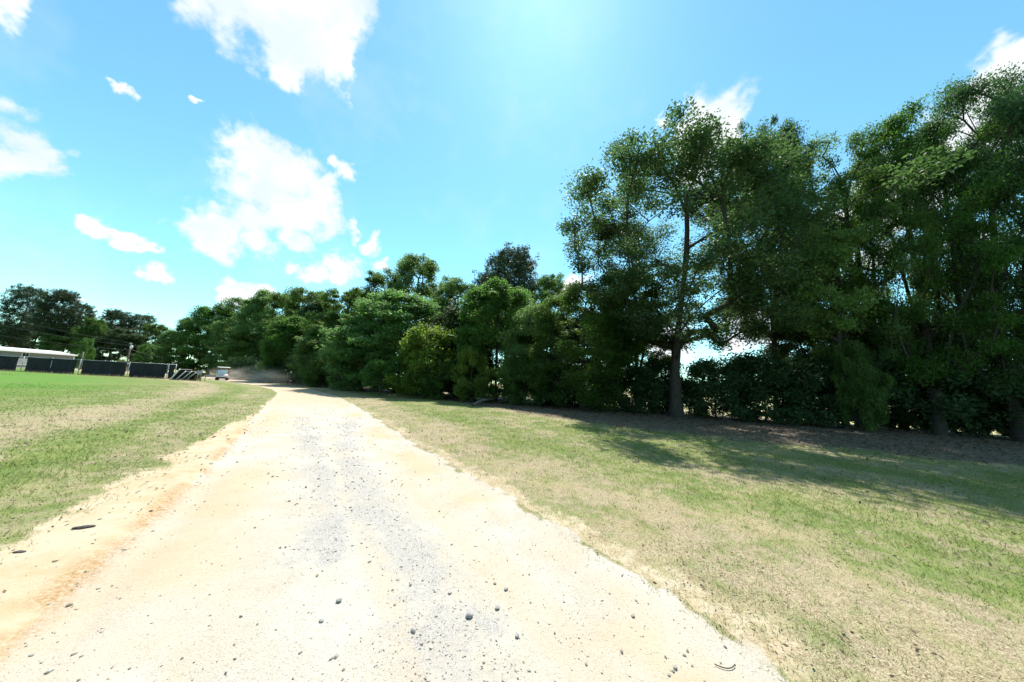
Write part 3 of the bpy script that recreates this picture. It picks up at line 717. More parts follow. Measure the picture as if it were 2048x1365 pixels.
T = [
 # far group behind the fence
 ('pine_b', 'pine_tree', 20, 574, 80, 110, 'tall dark pine at the left edge behind the grey trailer house', 'tree', 'pines behind the fence'),
 ('pine_a', 'pine_tree', 92, 582, 78, 90, 'tall pine above the right part of the trailer house roof', 'tree', 'pines behind the fence'),
 ('pine_b', 'pine_tree', 140, 610, 84, 70, 'pine standing just right of the end of the trailer house', 'tree', 'pines behind the fence'),
 ('pine_a', 'pine_tree', 212, 622, 84, 80, 'pine left of the utility pole, with a ragged flat top', 'tree', 'pines behind the fence'),
 ('pine_b', 'pine_tree', 262, 630, 88, 80, 'pine rising directly behind the utility pole', 'tree', 'pines behind the fence'),
 ('wood_c', 'broadleaf_tree', 60, 640, 86, 90, 'dark tree between the pines behind the trailer house roof', 'tree', 'broadleaf trees behind the fence'),
 ('wood_c', 'broadleaf_tree', 0, 650, 84, 100, 'dark tree below the leftmost pine at the picture edge', 'tree', 'broadleaf trees behind the fence'),
 ('wood_a', 'broadleaf_tree', 122, 655, 80, 80, 'dark tree just behind the right end of the trailer house', 'tree', 'broadleaf trees behind the fence'),
 ('wood_a', 'broadleaf_tree', 172, 640, 76, 52, 'yellowish green tree between the trailer house and the utility pole', 'tree', 'broadleaf trees behind the fence'),
 ('wood_c', 'broadleaf_tree', 235, 660, 78, 80, 'dark tree whose crown fills the space behind the utility pole', 'tree', 'broadleaf trees behind the fence'),
 ('wood_b', 'broadleaf_tree', 298, 652, 84, 60, 'rounded tree right of the pine behind the utility pole', 'tree', 'broadleaf trees behind the fence'),
 ('wood_a', 'broadleaf_tree', 335, 664, 80, 50, 'low tree in the dip between the far pines and the roadside wood', 'tree', 'broadleaf trees behind the fence'),
 ('soft', 'small_tree', 288, 690, 68, 46, 'small bright green tree right of the utility pole behind the fence', 'tree', 'small trees behind the fence'),
 ('soft', 'small_tree', 165, 678, 66, 36, 'small light green tree behind the fence right of the trailer house', 'tree', 'small trees behind the fence'),
 # the wood along the road, far end to near end
 ('wood_b', 'broadleaf_tree', 372, 640, 80, 80, 'broad tree at the far left end of the roadside wood', 'tree', WOOD),
 ('wood_a', 'broadleaf_tree', 418, 618, 80, 90, 'dense tree above and left of the golf cart', 'tree', WOOD),
 ('wood_b', 'broadleaf_tree', 472, 605, 78, 100, 'dense rounded tree right above the golf cart', 'tree', WOOD),
 ('wood_a', 'broadleaf_tree', 528, 590, 71, 100, 'tall dense tree behind the dust right of the golf cart', 'tree', WOOD),
 ('wood_b', 'broadleaf_tree', 585, 586, 62, 100, 'tall dense tree above the bend of the road', 'tree', WOOD),
 ('wood_c', 'broadleaf_tree', 628, 606, 53, 90, 'dark tree in the notch right of the bend of the road', 'tree', WOOD),
 ('wood_b', 'broadleaf_tree', 500, 668, 68, 90, 'lower spreading tree overhanging the dust cloud', 'tree', WOOD),
 ('wood_a', 'broadleaf_tree', 590, 640, 48, 100, 'light green layered tree overhanging the road bend', 'tree', WOOD),
 ('wood_b', 'broadleaf_tree', 680, 588, 44, 110, 'dense tree right of the notch above the road bend', 'tree', WOOD),
 ('wood_a', 'broadleaf_tree', 655, 660, 40, 100, 'low spreading green tree at the roadside behind the bend', 'tree', WOOD),
 ('airy', 'broadleaf_tree', 752, 545, 40, 95, 'tree left of the tall twin topped tree in the wood', 'tree', WOOD),
 ('airy', 'broadleaf_tree', 818, 515, 38, 120, 'tall twin topped tree standing above the middle of the wood', 'tree', WOOD),
 ('wood_b', 'broadleaf_tree', 800, 595, 32.5, 170, 'broad rounded tree below the tall twin topped tree', 'tree', WOOD),
 ('wood_a', 'broadleaf_tree', 725, 640, 33.5, 110, 'dark green tree left of the broad rounded tree', 'tree', WOOD),
 ('airy', 'broadleaf_tree', 905, 560, 36, 100, 'thin crowned tree between the twin topped tree and the pine', 'tree', WOOD),
 ('pine_a', 'pine_tree', 1012, 500, 38, 105, 'dark pine with a rounded top rising from the middle of the wood', 'tree', WOOD),
 ('pine_b', 'pine_tree', 962, 548, 42, 60, 'smaller pine just left of the rounded pine top', 'tree', WOOD),
 ('wood_a', 'broadleaf_tree', 990, 572, 27.0, 120, 'bright leafy tree in front of the rounded pine', 'tree', WOOD),
 ('wood_c', 'broadleaf_tree', 915, 620, 30, 110, 'shaded tree between the broad rounded tree and the pine', 'tree', WOOD),
 ('airy', 'broadleaf_tree', 1092, 552, 34, 90, 'open crowned tree between the pine and the big oak', 'tree', WOOD),
 ('soft', 'broadleaf_tree', 1165, 566, 21.4, 185, 'soft rounded fine leaved tree left of the big oak', 'tree', WOOD),
 ('soft', 'broadleaf_tree', 1070, 615, 23.4, 120, 'narrow fine leaved tree left of the soft rounded tree', 'tree', WOOD),
 ('wood_c', 'broadleaf_tree', 1130, 640, 28.0, 150, 'low dark tree closing the gap behind the soft rounded tree', 'tree', WOOD),
 ('bush_c', 'bush', 1150, 730, 22.6, 130, 'dark bush at the foot of the soft rounded tree', 'bush', 'bushes at the edge of the wood'),
 ('airy', 'broadleaf_tree', 1275, 560, 23.5, 150, 'thin dark tree standing behind the left limb of the big oak', 'tree', WOOD),
 ('oak', 'oak_tree', 1368, 246, 19.6, 470, 'big oak with a thick bare lower trunk and spreading crown', 'tree', WOOD, 3.9),
 ('oak', 'broadleaf_tree', 1556, 244, 20.6, 215, 'tall tree whose leaning top touches the right side of the big oak', 'tree', WOOD),
 ('tall_b', 'broadleaf_tree', 1728, 262, 18.2, 290, 'tall dark tree with the thick short trunk right of the big oak', 'tree', WOOD),
 ('tall_b', 'broadleaf_tree', 1870, 215, 16.6, 360, 'tall airy tree second from the right edge of the wood', 'tree', WOOD),
 ('tall_a', 'broadleaf_tree', 2045, 150, 15.2, 380, 'tallest leaning tree at the right edge of the picture', 'tree', WOOD),
 ('tall_a', 'broadleaf_tree', 2190, 120, 14.6, 420, 'tree cut off by the right edge of the picture', 'tree', WOOD),
 ('young', 'small_tree', 1690, 462, 17.0, 150, 'light green tree lit in front of the dark tall trees', 'tree', WOOD),
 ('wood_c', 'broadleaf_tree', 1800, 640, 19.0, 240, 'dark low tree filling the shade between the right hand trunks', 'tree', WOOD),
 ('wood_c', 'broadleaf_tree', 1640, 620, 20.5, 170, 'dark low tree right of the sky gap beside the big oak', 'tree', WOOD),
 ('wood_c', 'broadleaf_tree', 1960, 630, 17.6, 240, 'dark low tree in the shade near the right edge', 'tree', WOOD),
 # bushes
 ('bush_a', 'bush', 850, 655, 26.0, 115, 'bright yellow green bush in the middle of the wood edge', 'bush', 'bushes at the edge of the wood'),
 ('sapling', 'sapling', 762, 727, 25.5, 70, 'small round headed sapling with a thin bare stem', 'bush', 'bushes at the edge of the wood'),
 ('bush_b', 'bush', 890, 722, 25.2, 90, 'green bush at the foot of the bright yellow green bush', 'bush', 'bushes at the edge of the wood'),
 ('bush_a', 'bush', 942, 700, 23.8, 70, 'upright spiky green shrub left of the fallen branch', 'bush', 'bushes at the edge of the wood'),
 ('bush_b', 'bush', 1050, 715, 22.6, 90, 'green bush just right of the fallen branch', 'bush', 'bushes at the edge of the wood'),
 ('bush_b', 'bush', 640, 725, 36, 60, 'low bush at the roadside under the layered tree', 'bush', 'bushes at the edge of the wood'),
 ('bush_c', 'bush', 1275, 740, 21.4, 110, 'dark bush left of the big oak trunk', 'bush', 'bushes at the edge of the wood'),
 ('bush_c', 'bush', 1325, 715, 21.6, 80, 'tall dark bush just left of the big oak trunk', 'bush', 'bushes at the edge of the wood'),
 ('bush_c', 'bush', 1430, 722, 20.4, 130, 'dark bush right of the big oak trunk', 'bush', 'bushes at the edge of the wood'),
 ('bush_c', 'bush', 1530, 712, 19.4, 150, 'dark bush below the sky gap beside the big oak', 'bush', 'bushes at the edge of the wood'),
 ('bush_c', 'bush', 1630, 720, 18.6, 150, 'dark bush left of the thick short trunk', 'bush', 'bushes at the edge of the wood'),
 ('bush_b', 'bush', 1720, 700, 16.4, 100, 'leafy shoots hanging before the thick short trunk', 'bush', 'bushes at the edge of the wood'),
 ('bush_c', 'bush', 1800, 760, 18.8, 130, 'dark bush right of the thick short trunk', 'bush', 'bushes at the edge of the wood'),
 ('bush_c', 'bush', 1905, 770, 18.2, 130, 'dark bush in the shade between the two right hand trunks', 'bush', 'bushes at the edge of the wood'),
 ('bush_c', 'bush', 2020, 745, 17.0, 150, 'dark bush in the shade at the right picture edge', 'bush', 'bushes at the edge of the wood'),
 ('bush_a', 'bush', 243, 716, 46, 16, 'small yellow green shrub showing over the fence by the utility pole', 'bush', None),
]
for a in T: plant(*a)

# undergrowth: a mass of leaves and stems along the foot of the wood
def build_undergrowth():
    rg = np.random.default_rng(5)
    n = 900; X = rg.uniform(-50, 34, n); s = rg.uniform(1.2, 5.0, n)
    Yb = 25.4 - .525 * X + s * 1.129
    hmax = np.where(X < 3, 3.6, 2.4) * (1 - .3 * rg.random(n))
    z = hmax * rg.random(n) ** .8 + .3
    z = np.where((X > 14) & (rg.random(n) < .55), 1.7 + 2.6 * rg.random(n), z)       # hanging boughs at the right, open below
    C = np.stack([X, Yb, z], 1)
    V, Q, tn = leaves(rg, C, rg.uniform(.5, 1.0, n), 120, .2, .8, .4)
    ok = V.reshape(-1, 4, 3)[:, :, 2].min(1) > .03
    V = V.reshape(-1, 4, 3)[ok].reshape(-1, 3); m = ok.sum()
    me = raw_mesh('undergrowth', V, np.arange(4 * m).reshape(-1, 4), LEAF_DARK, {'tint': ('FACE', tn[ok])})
    tag(mesh_obj('undergrowth', me), 'dark tangled undergrowth along the foot of the wood', 'undergrowth', None, 'stuff')
build_undergrowth()
def build_weeds():
    """dry stalks along the fence and in the left field"""
    n = 26000
    x = rng.uniform(-75, -18, n); y = rng.uniform(17, 39, n)
    k = masks(x, y)
    near_f = np.exp(-((y - 36.8) / 1.2) ** 2)
    p = (1 - k['road']) * np.clip(.9 * near_f + (fbm(x * .25, y * .25, 61) > .55) * .4, 0, 1) * (k['dl'] > 2.5)
    kp = rng.random(n) < p; x, y = x[kp], y[kp]; nf = near_f[kp]; n = len(x)
    h = rng.uniform(.08, .2, n) * (1 + 1.2 * nf); w = rng.uniform(.008, .02, n); a = rng.uniform(0, 6.28, n)
    B = np.stack([x, y, np.zeros(n)], 1); sd = np.stack([np.cos(a) * w, np.sin(a) * w, 0 * a], 1)
    Tp = B + np.stack([rng.normal(0, .3, n) * h, rng.normal(0, .3, n) * h, h], 1)
    V = np.stack([B - sd, B + sd, Tp], 1).reshape(-1, 3); t = rng.random(n)[:, None]
    c = np.array((.22, .20, .09)) * (1 - t) + np.array((.42, .30, .22)) * t
    me = raw_mesh('weeds', V, np.arange(3 * n).reshape(-1, 3), BLADE, {'col': ('FACE', np.hstack([c, np.ones((n, 1))]))})
    tag(mesh_obj('weeds', me), 'dry brownish weeds along the foot of the dark fence', 'weeds', None, 'stuff')
build_weeds()

# ------------------------------------------------------------------ fence, leaning panels, trailer house, poles
SCREEN = simple('privacy_screen', (.010, .0095, .014), .95, 0, .35, .8)
STEEL = simple('galvanised_steel', (.42, .43, .45), .45, .6, .15)
PALE = simple('pale_edge', (.72, .72, .76), .5, 0, .08)
SHEET = simple('dark_sheet', (.022, .026, .034), .55, 0, .3)
WOODM = simple('weathered_wood', (.26, .2, .15), .85, 0, .3, 8, .3)
def build_fence():
    YF = 38.0
    fx = lambda px: at(px, hor(px), YF)[0]
    o = empty('screened_fence', (fx(180), YF, 0), 0, 'long chain link fence with black privacy screens and open gaps', 'fence')
    x0 = fx(180)
    HF = 1.85
    spans = [(-60, 37), (54, 153), (166, 253), (262, 333), (339.5, 349)]
    for k, (a, b) in enumerate(spans):
        xa, xb = fx(a) - x0, fx(b) - x0
        n = max(2, int((xb - xa) / .5)); bm = bmesh.new(); rowsv = []
        for j in range(4):
            z = .05 + (HF - .07) * j / 3
            rowsv.append([bm.verts.new((xa + (xb - xa) * i / n, .03 + .045 * math.sin(i * 1.9 + j * .7 + k) * (1 if 0 < j < 3 else .25), z + (.025 * math.sin(i * 1.1 + k) if j == 3 else 0))) for i in range(n + 1)])
        for j in range(3):
            for i in range(n): bm.faces.new((rowsv[j][i], rowsv[j][i + 1], rowsv[j + 1][i + 1], rowsv[j + 1][i]))
        me = bpy.data.meshes.new('screen'); bm.to_mesh(me); bm.free(); me.materials.append(SCREEN)
        s = mesh_obj('screen', me, o); md = s.modifiers.new('t', 'SOLIDIFY'); md.thickness = .012
    for px in (-40, 45.5, 103, 159.5, 208, 257.5, 297, 336, 351):
        MB().bar((fx(px) - x0, .08, -.1), (fx(px) - x0, .08, HF + .06), .035).build('post', STEEL, o, True)
    MB().bar((fx(-60) - x0, .08, HF), (fx(351) - x0, .08, HF), .022).build('top_rail', STEEL, o, True)
    # low mesh lines across the gaps
    for a, b in ((37, 54), (153, 166), (253, 262), (333, 339.5)):
        m = MB()
        for z in np.arange(.15, 1.8, .14): m.bar((fx(a) - x0, .07, z), (fx(b) - x0, .07, z), .004, seg=4)
        m.build('wire_mesh', STEEL, o)
build_fence()
def build_panels():
    Y = 36.6
    labs = ['steepest dark panel with a pale edge leaning at the fence end', 'second dark panel with a pale edge leaning behind the steepest one',
            'third dark panel with a pale edge in the leaning row', 'lowest dark panel with a pale edge at the right of the leaning row']
    for k, (x0, x1, yt, ln) in enumerate([(346, 365, 739, 1.9), (357, 377, 743, 1.75), (368, 389, 743.5, 1.7), (376, 398, 745.5, 1.6)]):
        a = at(x0, hor(x0), Y + .35 * k); b = at(x1, yt, Y + .35 * k)
        ang = math.atan2(max(b[2] - .08, .6), b[0] - a[0]); L = math.hypot(b[0] - a[0], b[2])
        o = empty('leaning_panel', (a[0], Y + .35 * k, .03), R(-14), labs[k], 'panel', 'dark panels leaning beside the fence')
        rot = Matrix.Rotation(-ang, 3, 'Y'); ex = rot @ Vector((1, 0, 0))
        L /= math.cos(R(8))
        MB().box(ex * L / 2 + Vector((0, .6, 0)), (L, 1.15, .04), rot).build('sheet', SHEET, o)
        MB().box(ex * L / 2 + Vector((0, .0, 0)), (L + .02, .06, .11), rot).build('edge_frame', PALE, o)
        top = ex * L
        MB().bar((top.x - .1, 1.1, 0), (top.x - .1, 1.1, top.z - .08), .035).build('prop', WOODM, o)
    p = at(402, hor(402), 37.2)
    o = empty('tilted_board', (p[0], 37.2, 0), R(-15), 'small grey board tilted on two wooden legs beside the road', 'board')
    for s in (-.28, .22): MB().box((s, 0, .48), (.09, .09, .98), Matrix.Rotation(R(9), 3, 'Y')).build('leg', WOODM, o)
    MB().box((.07, -.04, 1.02), (.95, .04, .42), Matrix.Rotation(R(-24), 3, 'Y')).build('sheet', simple('grey_board', (.3, .31, .34), .6), o)
    return
build_panels()
def build_trailer():
    Y = 58.0; e = at(150, 705.8, Y); xr = e[0]; top = e[2]
    o = empty('trailer_house', (xr, Y, 0), R(118), 'long low grey trailer house with a white roof edge behind the fence', 'house')
    L = 15.5; D = 4.6; zt = top - .55
    wallm = simple('grey_siding', (.30, .285, .30), .7, 0, .06, 2); whitem = simple('white_metal', (.78, .77, .78), .45, 0, .05, 2)
    MB().box((-L / 2, D / 2, (zt + .5) / 2 + .25), (L, D, zt - .5)).build('wall', wallm, o)
    for q in range(9):        # lapped siding boards under the eave
        z = .66 + q * (zt - .62) / 9
        MB().prism([(-.004, z), (-.028, z), (-.006, z + (zt - .62) / 9)], -L + .02, -.12).build('siding_board', wallm, o)
    rf = MB().prism([(-.3, zt), (-.3, zt + .12), (D / 2, zt + .62), (D + .3, zt + .12), (D + .3, zt)], -L - .2, .2).build('roof', whitem, o)
    MB().box((-L / 2, -.325, zt + .05), (L + .42, .03, .22)).build('fascia', whitem, rf)
    MB().box((-.06, -.05, (zt + .6) / 2), (.14, .09, zt - .62)).build('corner_trim', whitem, o)
    MB().box((-L / 2, .12, .27), (L - .1, .06, .52)).build('skirting', simple('skirting', (.35, .34, .34), .8), o)
    wx = -9.9
    w = MB().box((wx, -.04, zt - .45), (1.25, .06, .72)).build('window', whitem, o)
    MB().box((wx, -.075, zt - .45), (1.02, .02, .52)).build('pane', simple('dark_glass', (.02, .03, .05), .08), w)
    MB().box((wx, -.09, zt - .45), (.04, .02, .54)).build('mullion', whitem, w)
build_trailer()
POLEW = bark_mat('pole_wood', (.08, .07, .06), (.2, .17, .15))
def pole(px, ytop, Y, label, arm):
    p = at(px, ytop, Y)
    o = empty('utility_pole', (p[0], Y, 0), 0, label, 'pole', 'utility poles behind the fence')
    h = p[2]
    MB().bar((0, 0, -.2), (0, 0, h), .15, .10, 10).build('shaft', POLEW, o, True)
    MB().bar((0, 0, h - .02), (0, 0, h + .12), .03, .02).build('insulator', PALE, o)
    if arm:
        m = MB(); m.lathe([(0.001, -.3), (.19, -.3), (.21, .0), (.19, .3), (.001, .3)], 14)
        t = m.build('transformer', PALE, o, True); t.location = (.3, -.1, h - .8)
        MB().box((.14, -.05, h - .8), (.2, .06, .3)).build('bracket', STEEL, o)
    return np.array((p[0], Y, h))
p1 = pole(263, 687, 62, 'grey utility pole with a pale transformer leaning over the fence', True)
p2 = pole(167, 705, 60, 'short thin pole at the right end of the trailer house', False)
WIRE = simple('wire', (.05, .05, .055), .5)
def wire(a, b, sag, label, r=.018):
    a, b = np.array(a, float), np.array(b, float); pts = []
    for i in range(15):
        t = i / 14; q = a * (1 - t) + b * t; q[2] -= sag * 4 * t * (1 - t); pts.append(q)
    V, Q = tubes([(pts[i], pts[i + 1], r, r) for i in range(14)], 5)
    o = mesh_obj('power_line', raw_mesh('power_line', V, Q, WIRE, None, True))
    tag(o, label, 'wire', 'power lines to the utility pole')
wire(p1 + (0, 0, .05), (-118, 66, 11.6), .5, 'highest power line running left from the utility pole')
wire(p1 + (0, 0, -.5), (-118, 66, 9.6), .5, 'middle power line running left from the utility pole')
wire(p1 + (0, 0, -1.4), (-118, 66, 7.0), .4, 'lowest power line passing above the trailer house roof')
wire(p1 + (0, 0, -1.2), at(335, 716, 66), .3, 'short power line running right from the utility pole')
wire(p1 + (0, -.1, -.6), at(205, 722, 58), .1, 'slanting guy wire left of the utility pole')

# ------------------------------------------------------------------ golf cart, driver and dust
def build_cart():
    p = ground(447, 759.5); Yc = 43.5; p = at(448, hor(448), Yc)
    o = empty('golf_cart', (p[0], Yc, .0), R(-52), 'pale golf cart with a canopy roof driving up in the dust', 'golf cart')
    body = simple('cream_body', (.66, .56, .52), .35, 0, .06); dark = simple('black_plastic', (.02, .02, .022), .5)
    seatm = simple('seat_vinyl', (.35, .28, .24), .5); roofm = simple('white_roof', (.8, .78, .74), .35, 0, .05)
    glass, gnt = mat_new('windshield_glass'); gt = NT(gnt)
    go = gt.n('ShaderNodeOutputMaterial'); gm = gt.n('ShaderNodeMixShader'); gm.inputs[0].default_value = .2
    gg = gt.n('ShaderNodeBsdfGlossy'); gg.inputs['Roughness'].default_value = .05
    gt.l(gt.n('ShaderNodeBsdfTransparent').outputs[0], gm.inputs[1]); gt.l(gg.outputs[0], gm.inputs[2]); gt.l(gm.outputs[0], go.inputs[0]); tyre = simple('tyre_rubber', (.025, .025, .025), .85)
    # cart looks along +X locally
    MB().prism([(-.6, .30), (.6, .30), (.6, .40), (-.6, .40)], -1.15, 1.1).build('floor_pan', dark, o)
    b = bmesh.new()
    prof = [(.62, .40), (1.16, .38), (1.22, .52), (1.12, .72), (.82, .92), (.68, .95), (.60, .90)]
    def side(prof, w, name, mat, parent):
        m = MB(); a = [m.bm.verts.new((x, -w, z)) for x, z in prof]; c = [m.bm.verts.new((x, w, z)) for x, z in prof]
        m.bm.faces.new(a); m.bm.faces.new(c[::-1]); n = len(prof)
        for i in range(n): m.bm.faces.new((a[i], c[i], c[(i + 1) % n], a[(i + 1) % n]))
        es = [e for e in m.bm.edges]; bmesh.ops.bevel(m.bm, geom=es, offset=.03, segments=2, affect='EDGES')
        return m.build(name, mat, parent)
    b.free()
    side(prof, .56, 'front_cowl', body, o)
    side([(-1.2, .42), (-.1, .42), (-.12, .66), (-1.1, .70), (-1.24, .62)], .58, 'rear_body', body, o)
    MB().box((-.32, 0, .76), (.5, 1.08, .14), None, .04).build('seat', seatm, o)
    MB().box((-.60, 0, 1.04), (.12, 1.06, .42), Matrix.Rotation(R(-10), 3, 'Y'), .04).build('backrest', seatm, o)
    MB().box((1.2, 0, .40), (.08, 1.1, .12), None, .02).build('bumper', dark, o)
    for s in (-.38, .38):
        hl = MB().lathe([(.001, .02), (.07, .015), (.085, -.02)], 14, 'X').build('headlight', PALE, o, True); hl.location = (1.16, s, .66)
    side([(-.92, 1.80), (.78, 1.78), (.86, 1.83), (.7, 1.88), (-.85, 1.90), (-.98, 1.85)], .62, 'roof', roofm, o)
    for s in (-.54, .54):
        MB().bar((.70, s, .92), (.62, s, 1.79), .022).build('roof_post', dark, o, True)
        MB().bar((-.72, s, .68), (-.82, s, 1.81), .022).build('roof_post', dark, o, True)
    MB().box((.67, 0, 1.18), (.012, 1.02, .5), Matrix.Rotation(R(-5), 3, 'Y')).build('windshield', glass, o)
    sw = MB(); seg = 14
    for i in range(seg):
        a0, a1 = 2 * math.pi * i / seg, 2 * math.pi * (i + 1) / seg
        sw.bar((.42, -.26 + .17 * math.cos(a0), 1.02 + .17 * math.sin(a0)), (.42, -.26 + .17 * math.cos(a1), 1.02 + .17 * math.sin(a1)), .015, seg=6)
    sw.bar((.42, -.26, 1.02), (.62, -.26, .86), .02); sw.build('steering_wheel', dark, o)
    for x in (.86, -.78):
        for s in (-.52, .52):
            w = MB().lathe([(.12, -.09), (.20, -.10), (.225, -.07), (.225, .07), (.20, .10), (.12, .09)], 20, 'X').build('wheel', tyre, o, True)
            w.rotation_euler = (0, 0, R(90)); w.location = (x, s, .225)
            MB().lathe([(.001, -.05), (.12, -.05), (.125, .05), (.001, .06)], 14, 'X').build('rim', STEEL, w, True)
    # driver
    sk = {'pelvis': (-.32, -.26, .92, .15), 'waist': (-.36, -.26, 1.1, .135), 'chest': (-.36, -.26, 1.30, .155), 'neck': (-.34, -.26, 1.46, .055), 'head': (-.31, -.26, 1.58, .085), 'crown': (-.32, -.26, 1.68, .07),
          'sl': (-.35, -.07, 1.38, .07), 'el': (-.16, -.02, 1.14, .05), 'hl': (.30, -.12, 1.08, .035), 'fl': (.40, -.15, 1.10, .028),
          'sr': (-.35, -.45, 1.38, .07), 'er': (-.14, -.50, 1.14, .05), 'hr': (.30, -.40, 1.08, .035), 'fr': (.40, -.37, 1.10, .028),
          'kl': (.16, -.16, .90, .085), 'al': (.34, -.16, .50, .055), 'tl': (.50, -.16, .455, .045),
          'kr': (.16, -.37, .90, .085), 'ar': (.34, -.37, .50, .055), 'tr': (.50, -.37, .455, .045)}
    ed = [('pelvis', 'waist'), ('waist', 'chest'), ('chest', 'neck'), ('neck', 'head'), ('head', 'crown'), ('chest', 'sl'), ('sl', 'el'), ('el', 'hl'), ('hl', 'fl'),
          ('chest', 'sr'), ('sr', 'er'), ('er', 'hr'), ('hr', 'fr'), ('pelvis', 'kl'), ('kl', 'al'), ('al', 'tl'), ('pelvis', 'kr'), ('kr', 'ar'), ('ar', 'tr')]
    names = list(sk); me = bpy.data.meshes.new('person')
    me.from_pydata([sk[n][:3] for n in names], [(names.index(a), names.index(c)) for a, c in ed], [])
    per = mesh_obj('person', me)
    per.location = o.location; per.rotation_euler = o.rotation_euler
    md = per.modifiers.new('skin', 'SKIN'); per.modifiers.new('sub', 'SUBSURF').levels = 1; per.modifiers['sub'].render_levels = 1
    for i, n in enumerate(names):
        me.skin_vertices[0].data[i].radius = (sk[n][3],) * 2
        me.skin_vertices[0].data[i].use_root = (n == 'pelvis')
    m, nt = mat_new('clothes_and_skin'); t = NT(nt)
    out = t.n('ShaderNodeOutputMaterial'); q = t.n('ShaderNodeBsdfPrincipled'); co = t.n('ShaderNodeTexCoord').outputs['Object']
    sp = t.n('ShaderNodeSeparateXYZ'); t.l(co, sp.inputs[0])
    c = t.mix(t.rng(sp.outputs[2], .93, .95), (.10, .10, .14), (.42, .22, .24))
    c = t.mix(t.rng(sp.outputs[2], 1.44, 1.46), c, (.5, .32, .24)); c = t.mix(t.rng(sp.outputs[2], 1.64, 1.66), c, (.06, .04, .03))
    t.l(c, q.inputs['Base Color']); q.inputs['Roughness'].default_value = .8; t.l(q.outputs[0], out.inputs[0])
    me.materials.append(m)
    tag(per, 'person in a dusty red shirt driving the golf cart', 'person')
    return np.array((p[0], Yc))
CART = build_cart()
def build_dust():
    m, nt = mat_new('road_dust'); t = NT(nt)
    out = t.n('ShaderNodeOutputMaterial'); v = t.n('ShaderNodeVolumePrincipled')
    v.inputs['Color'].default_value = (.97, .88, .79, 1); v.inputs['Anisotropy'].default_value = .45
    co = t.n('ShaderNodeTexCoord').outputs['Object']
    ln = t.n('ShaderNodeVectorMath', operation='LENGTH'); t.l(co, ln.inputs[0])
    fall = t.rng(ln.outputs['Value'], 1.0, .15)
    nz = t.noise(co, 2.2, 3)
    t.l(t.math('MULTIPLY', t.math('MULTIPLY', fall, t.rng(nz, .3, .7)), .19), v.inputs['Density'])
    t.l(v.outputs[0], out.inputs['Volume'])
    for k, (dx, dy, z, sx, sy, sz, lab) in enumerate([(6.0, 1.5, .75, 8.0, 3.0, 1.9, 'brown dust hanging over the road right of the golf cart'), (-1.6, 1.5, .8, 3.2, 2.6, 1.5, 'pale dust around the back of the golf cart')]):
        bm = bmesh.new(); bmesh.ops.create_icosphere(bm, subdivisions=2, radius=1)
        me = bpy.data.meshes.new('dust_cloud'); bm.to_mesh(me); bm.free(); me.materials.append(m)
        d = mesh_obj('dust_cloud', me); d.location = (CART[0] + dx, CART[1] + dy - .35 * dx, z); d.scale = (sx, sy, sz); d.rotation_euler = (0, 0, R(-22))
        tag(d, lab, 'dust', None, 'stuff')
build_dust()

# ------------------------------------------------------------------ loose things: stones, bark, twigs, fallen branch
def stone_thing(px, py, wpx, label, seed):
    g = ground(px, py); d = math.sqrt(g @ g + EYE ** 2); size = wpx * .85 / F * g[1] / 2
    rg = np.random.default_rng(seed)
    b = bmesh.new(); bmesh.ops.create_icosphere(b, subdivisions=2, radius=1)
    cuts = rg.normal(size=(7, 3)); cuts /= np.linalg.norm(cuts, axis=1)[:, None]
    for v in b.verts:
        n = Vector(v.co); f = min(1.0, min(.72 / max(.3, float(np.dot(c_, n))) for c_ in cuts)) * (1.1 + rg.uniform(-.04, .04))
        v.co = Vector((n.x * f * 1.1, n.y * f * .9, n.z * f * .58)) * size
    me = bpy.data.meshes.new('stone'); b.to_mesh(me); b.free(); me.materials.append(STONE_BIG)
    o = mesh_obj('stone', me); o.location = (g[0], g[1], gz(*g) + size * .42); o.rotation_euler = (0, 0, seed)
    tag(o, label, 'stone', 'larger loose stones on the road')
STONE_BIG = simple('grey_stone', (.30, .28, .26), .85, 0, .35, 40, .5)
for a in [(938, 1233, 17, 'largest dark grey stone lying on the gravel strip', 1), (827, 1263, 12, 'dark stone a little left of and below the largest stone', 2),
          (678, 1204, 12, 'dark stone alone on the pale road left of the gravel strip', 3), (994, 1216, 11, 'grey stone just right of the largest stone', 4),
          (1034, 1270, 11, 'grey stone right of and below the largest stone', 5), (643, 1243, 9, 'small dark stone below the lone stone left of the gravel', 6),
          (1012, 1178, 9, 'small grey stone above and right of the largest stone', 7)]:
    stone_thing(*a)
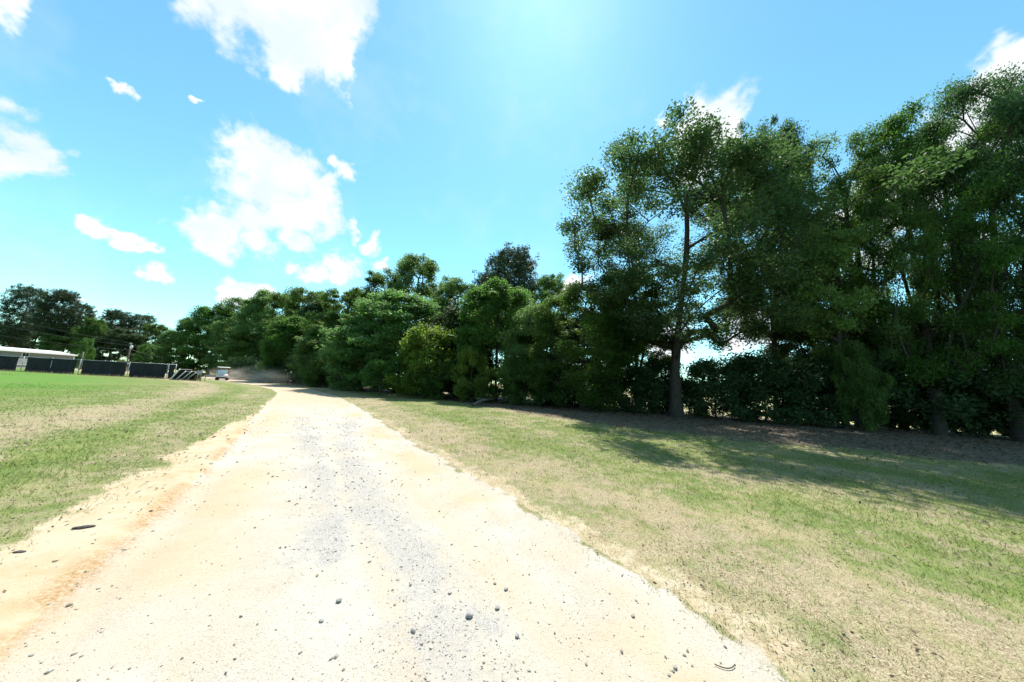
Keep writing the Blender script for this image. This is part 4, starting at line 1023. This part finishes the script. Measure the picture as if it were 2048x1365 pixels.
def bark_chunk(px, py, L, label, rz):
    g = ground(px, py)
    b = bmesh.new(); bmesh.ops.create_icosphere(b, subdivisions=2, radius=1); rr = random.Random(px)
    for v in b.verts:
        n = v.co; f = 1 + .35 * math.sin(n.x * 7 + px) * .5 + rr.uniform(-.15, .15)
        v.co = Vector((n.x * L * .5, n.y * L * .17 * f, max(n.z, -.4) * L * .09 * f))
    me = bpy.data.meshes.new('bark_piece'); b.to_mesh(me); b.free(); me.materials.append(simple('dark_bark', (.06, .05, .045), .9, 0, .4, 30, .6))
    o = mesh_obj('bark_piece', me); o.location = (g[0], g[1], gz(*g) + L * .03); o.rotation_euler = (0, 0, rz)
    tag(o, label, 'bark', 'dark bark pieces on the left shoulder')
bark_chunk(165, 1066, .16, 'long dark piece of bark lying on the orange sand', R(25))
bark_chunk(35, 1119, .09, 'short dark lump of bark at the left picture edge', R(10))
def twig():
    g = ground(1455, 1341); z = gz(*g) + .008
    pts = [np.array((g[0] + .03 * (i - 4) / 2, g[1] + .006 * ((i - 4) / 2) ** 2 - .0 * i, z)) for i in range(9)]
    V, Q = tubes([(pts[i], pts[i + 1], .0026, .0026) for i in range(8)], 6)
    o = mesh_obj('twig', raw_mesh('twig', V, Q, BARK, None, True)); tag(o, 'thin curved twig on the orange edge of the road', 'twig')
twig()
def fallen():
    a, b = ground(945, 815), ground(1003, 803)
    za, zb = gz(*a), gz(*b)
    A = np.array((a[0], a[1], za + .08)); Bp = np.array((b[0], b[1] + .4, zb + .55))
    pts = [A * (1 - t) + Bp * t + np.array((0, 0, .08 * math.sin(t * 7))) for t in np.linspace(0, 1, 8)]
    segs = [(pts[i], pts[i + 1], .09 - .008 * i, .09 - .008 * (i + 1)) for i in range(7)]
    mid = pts[3]; segs += [(mid, mid + np.array((-.9, -.3, .05)), .05, .02), (pts[5], pts[5] + np.array((.3, .2, .5)), .04, .015)]
    V, Q = tubes(segs, 8)
    o = mesh_obj('fallen_branch', raw_mesh('fallen_branch', V, Q, bark_mat('bleached_bark', (.14, .12, .10), (.30, .27, .235)), None, True))
    tag(o, 'pale fallen branch lying at the edge of the wood', 'branch')
fallen()
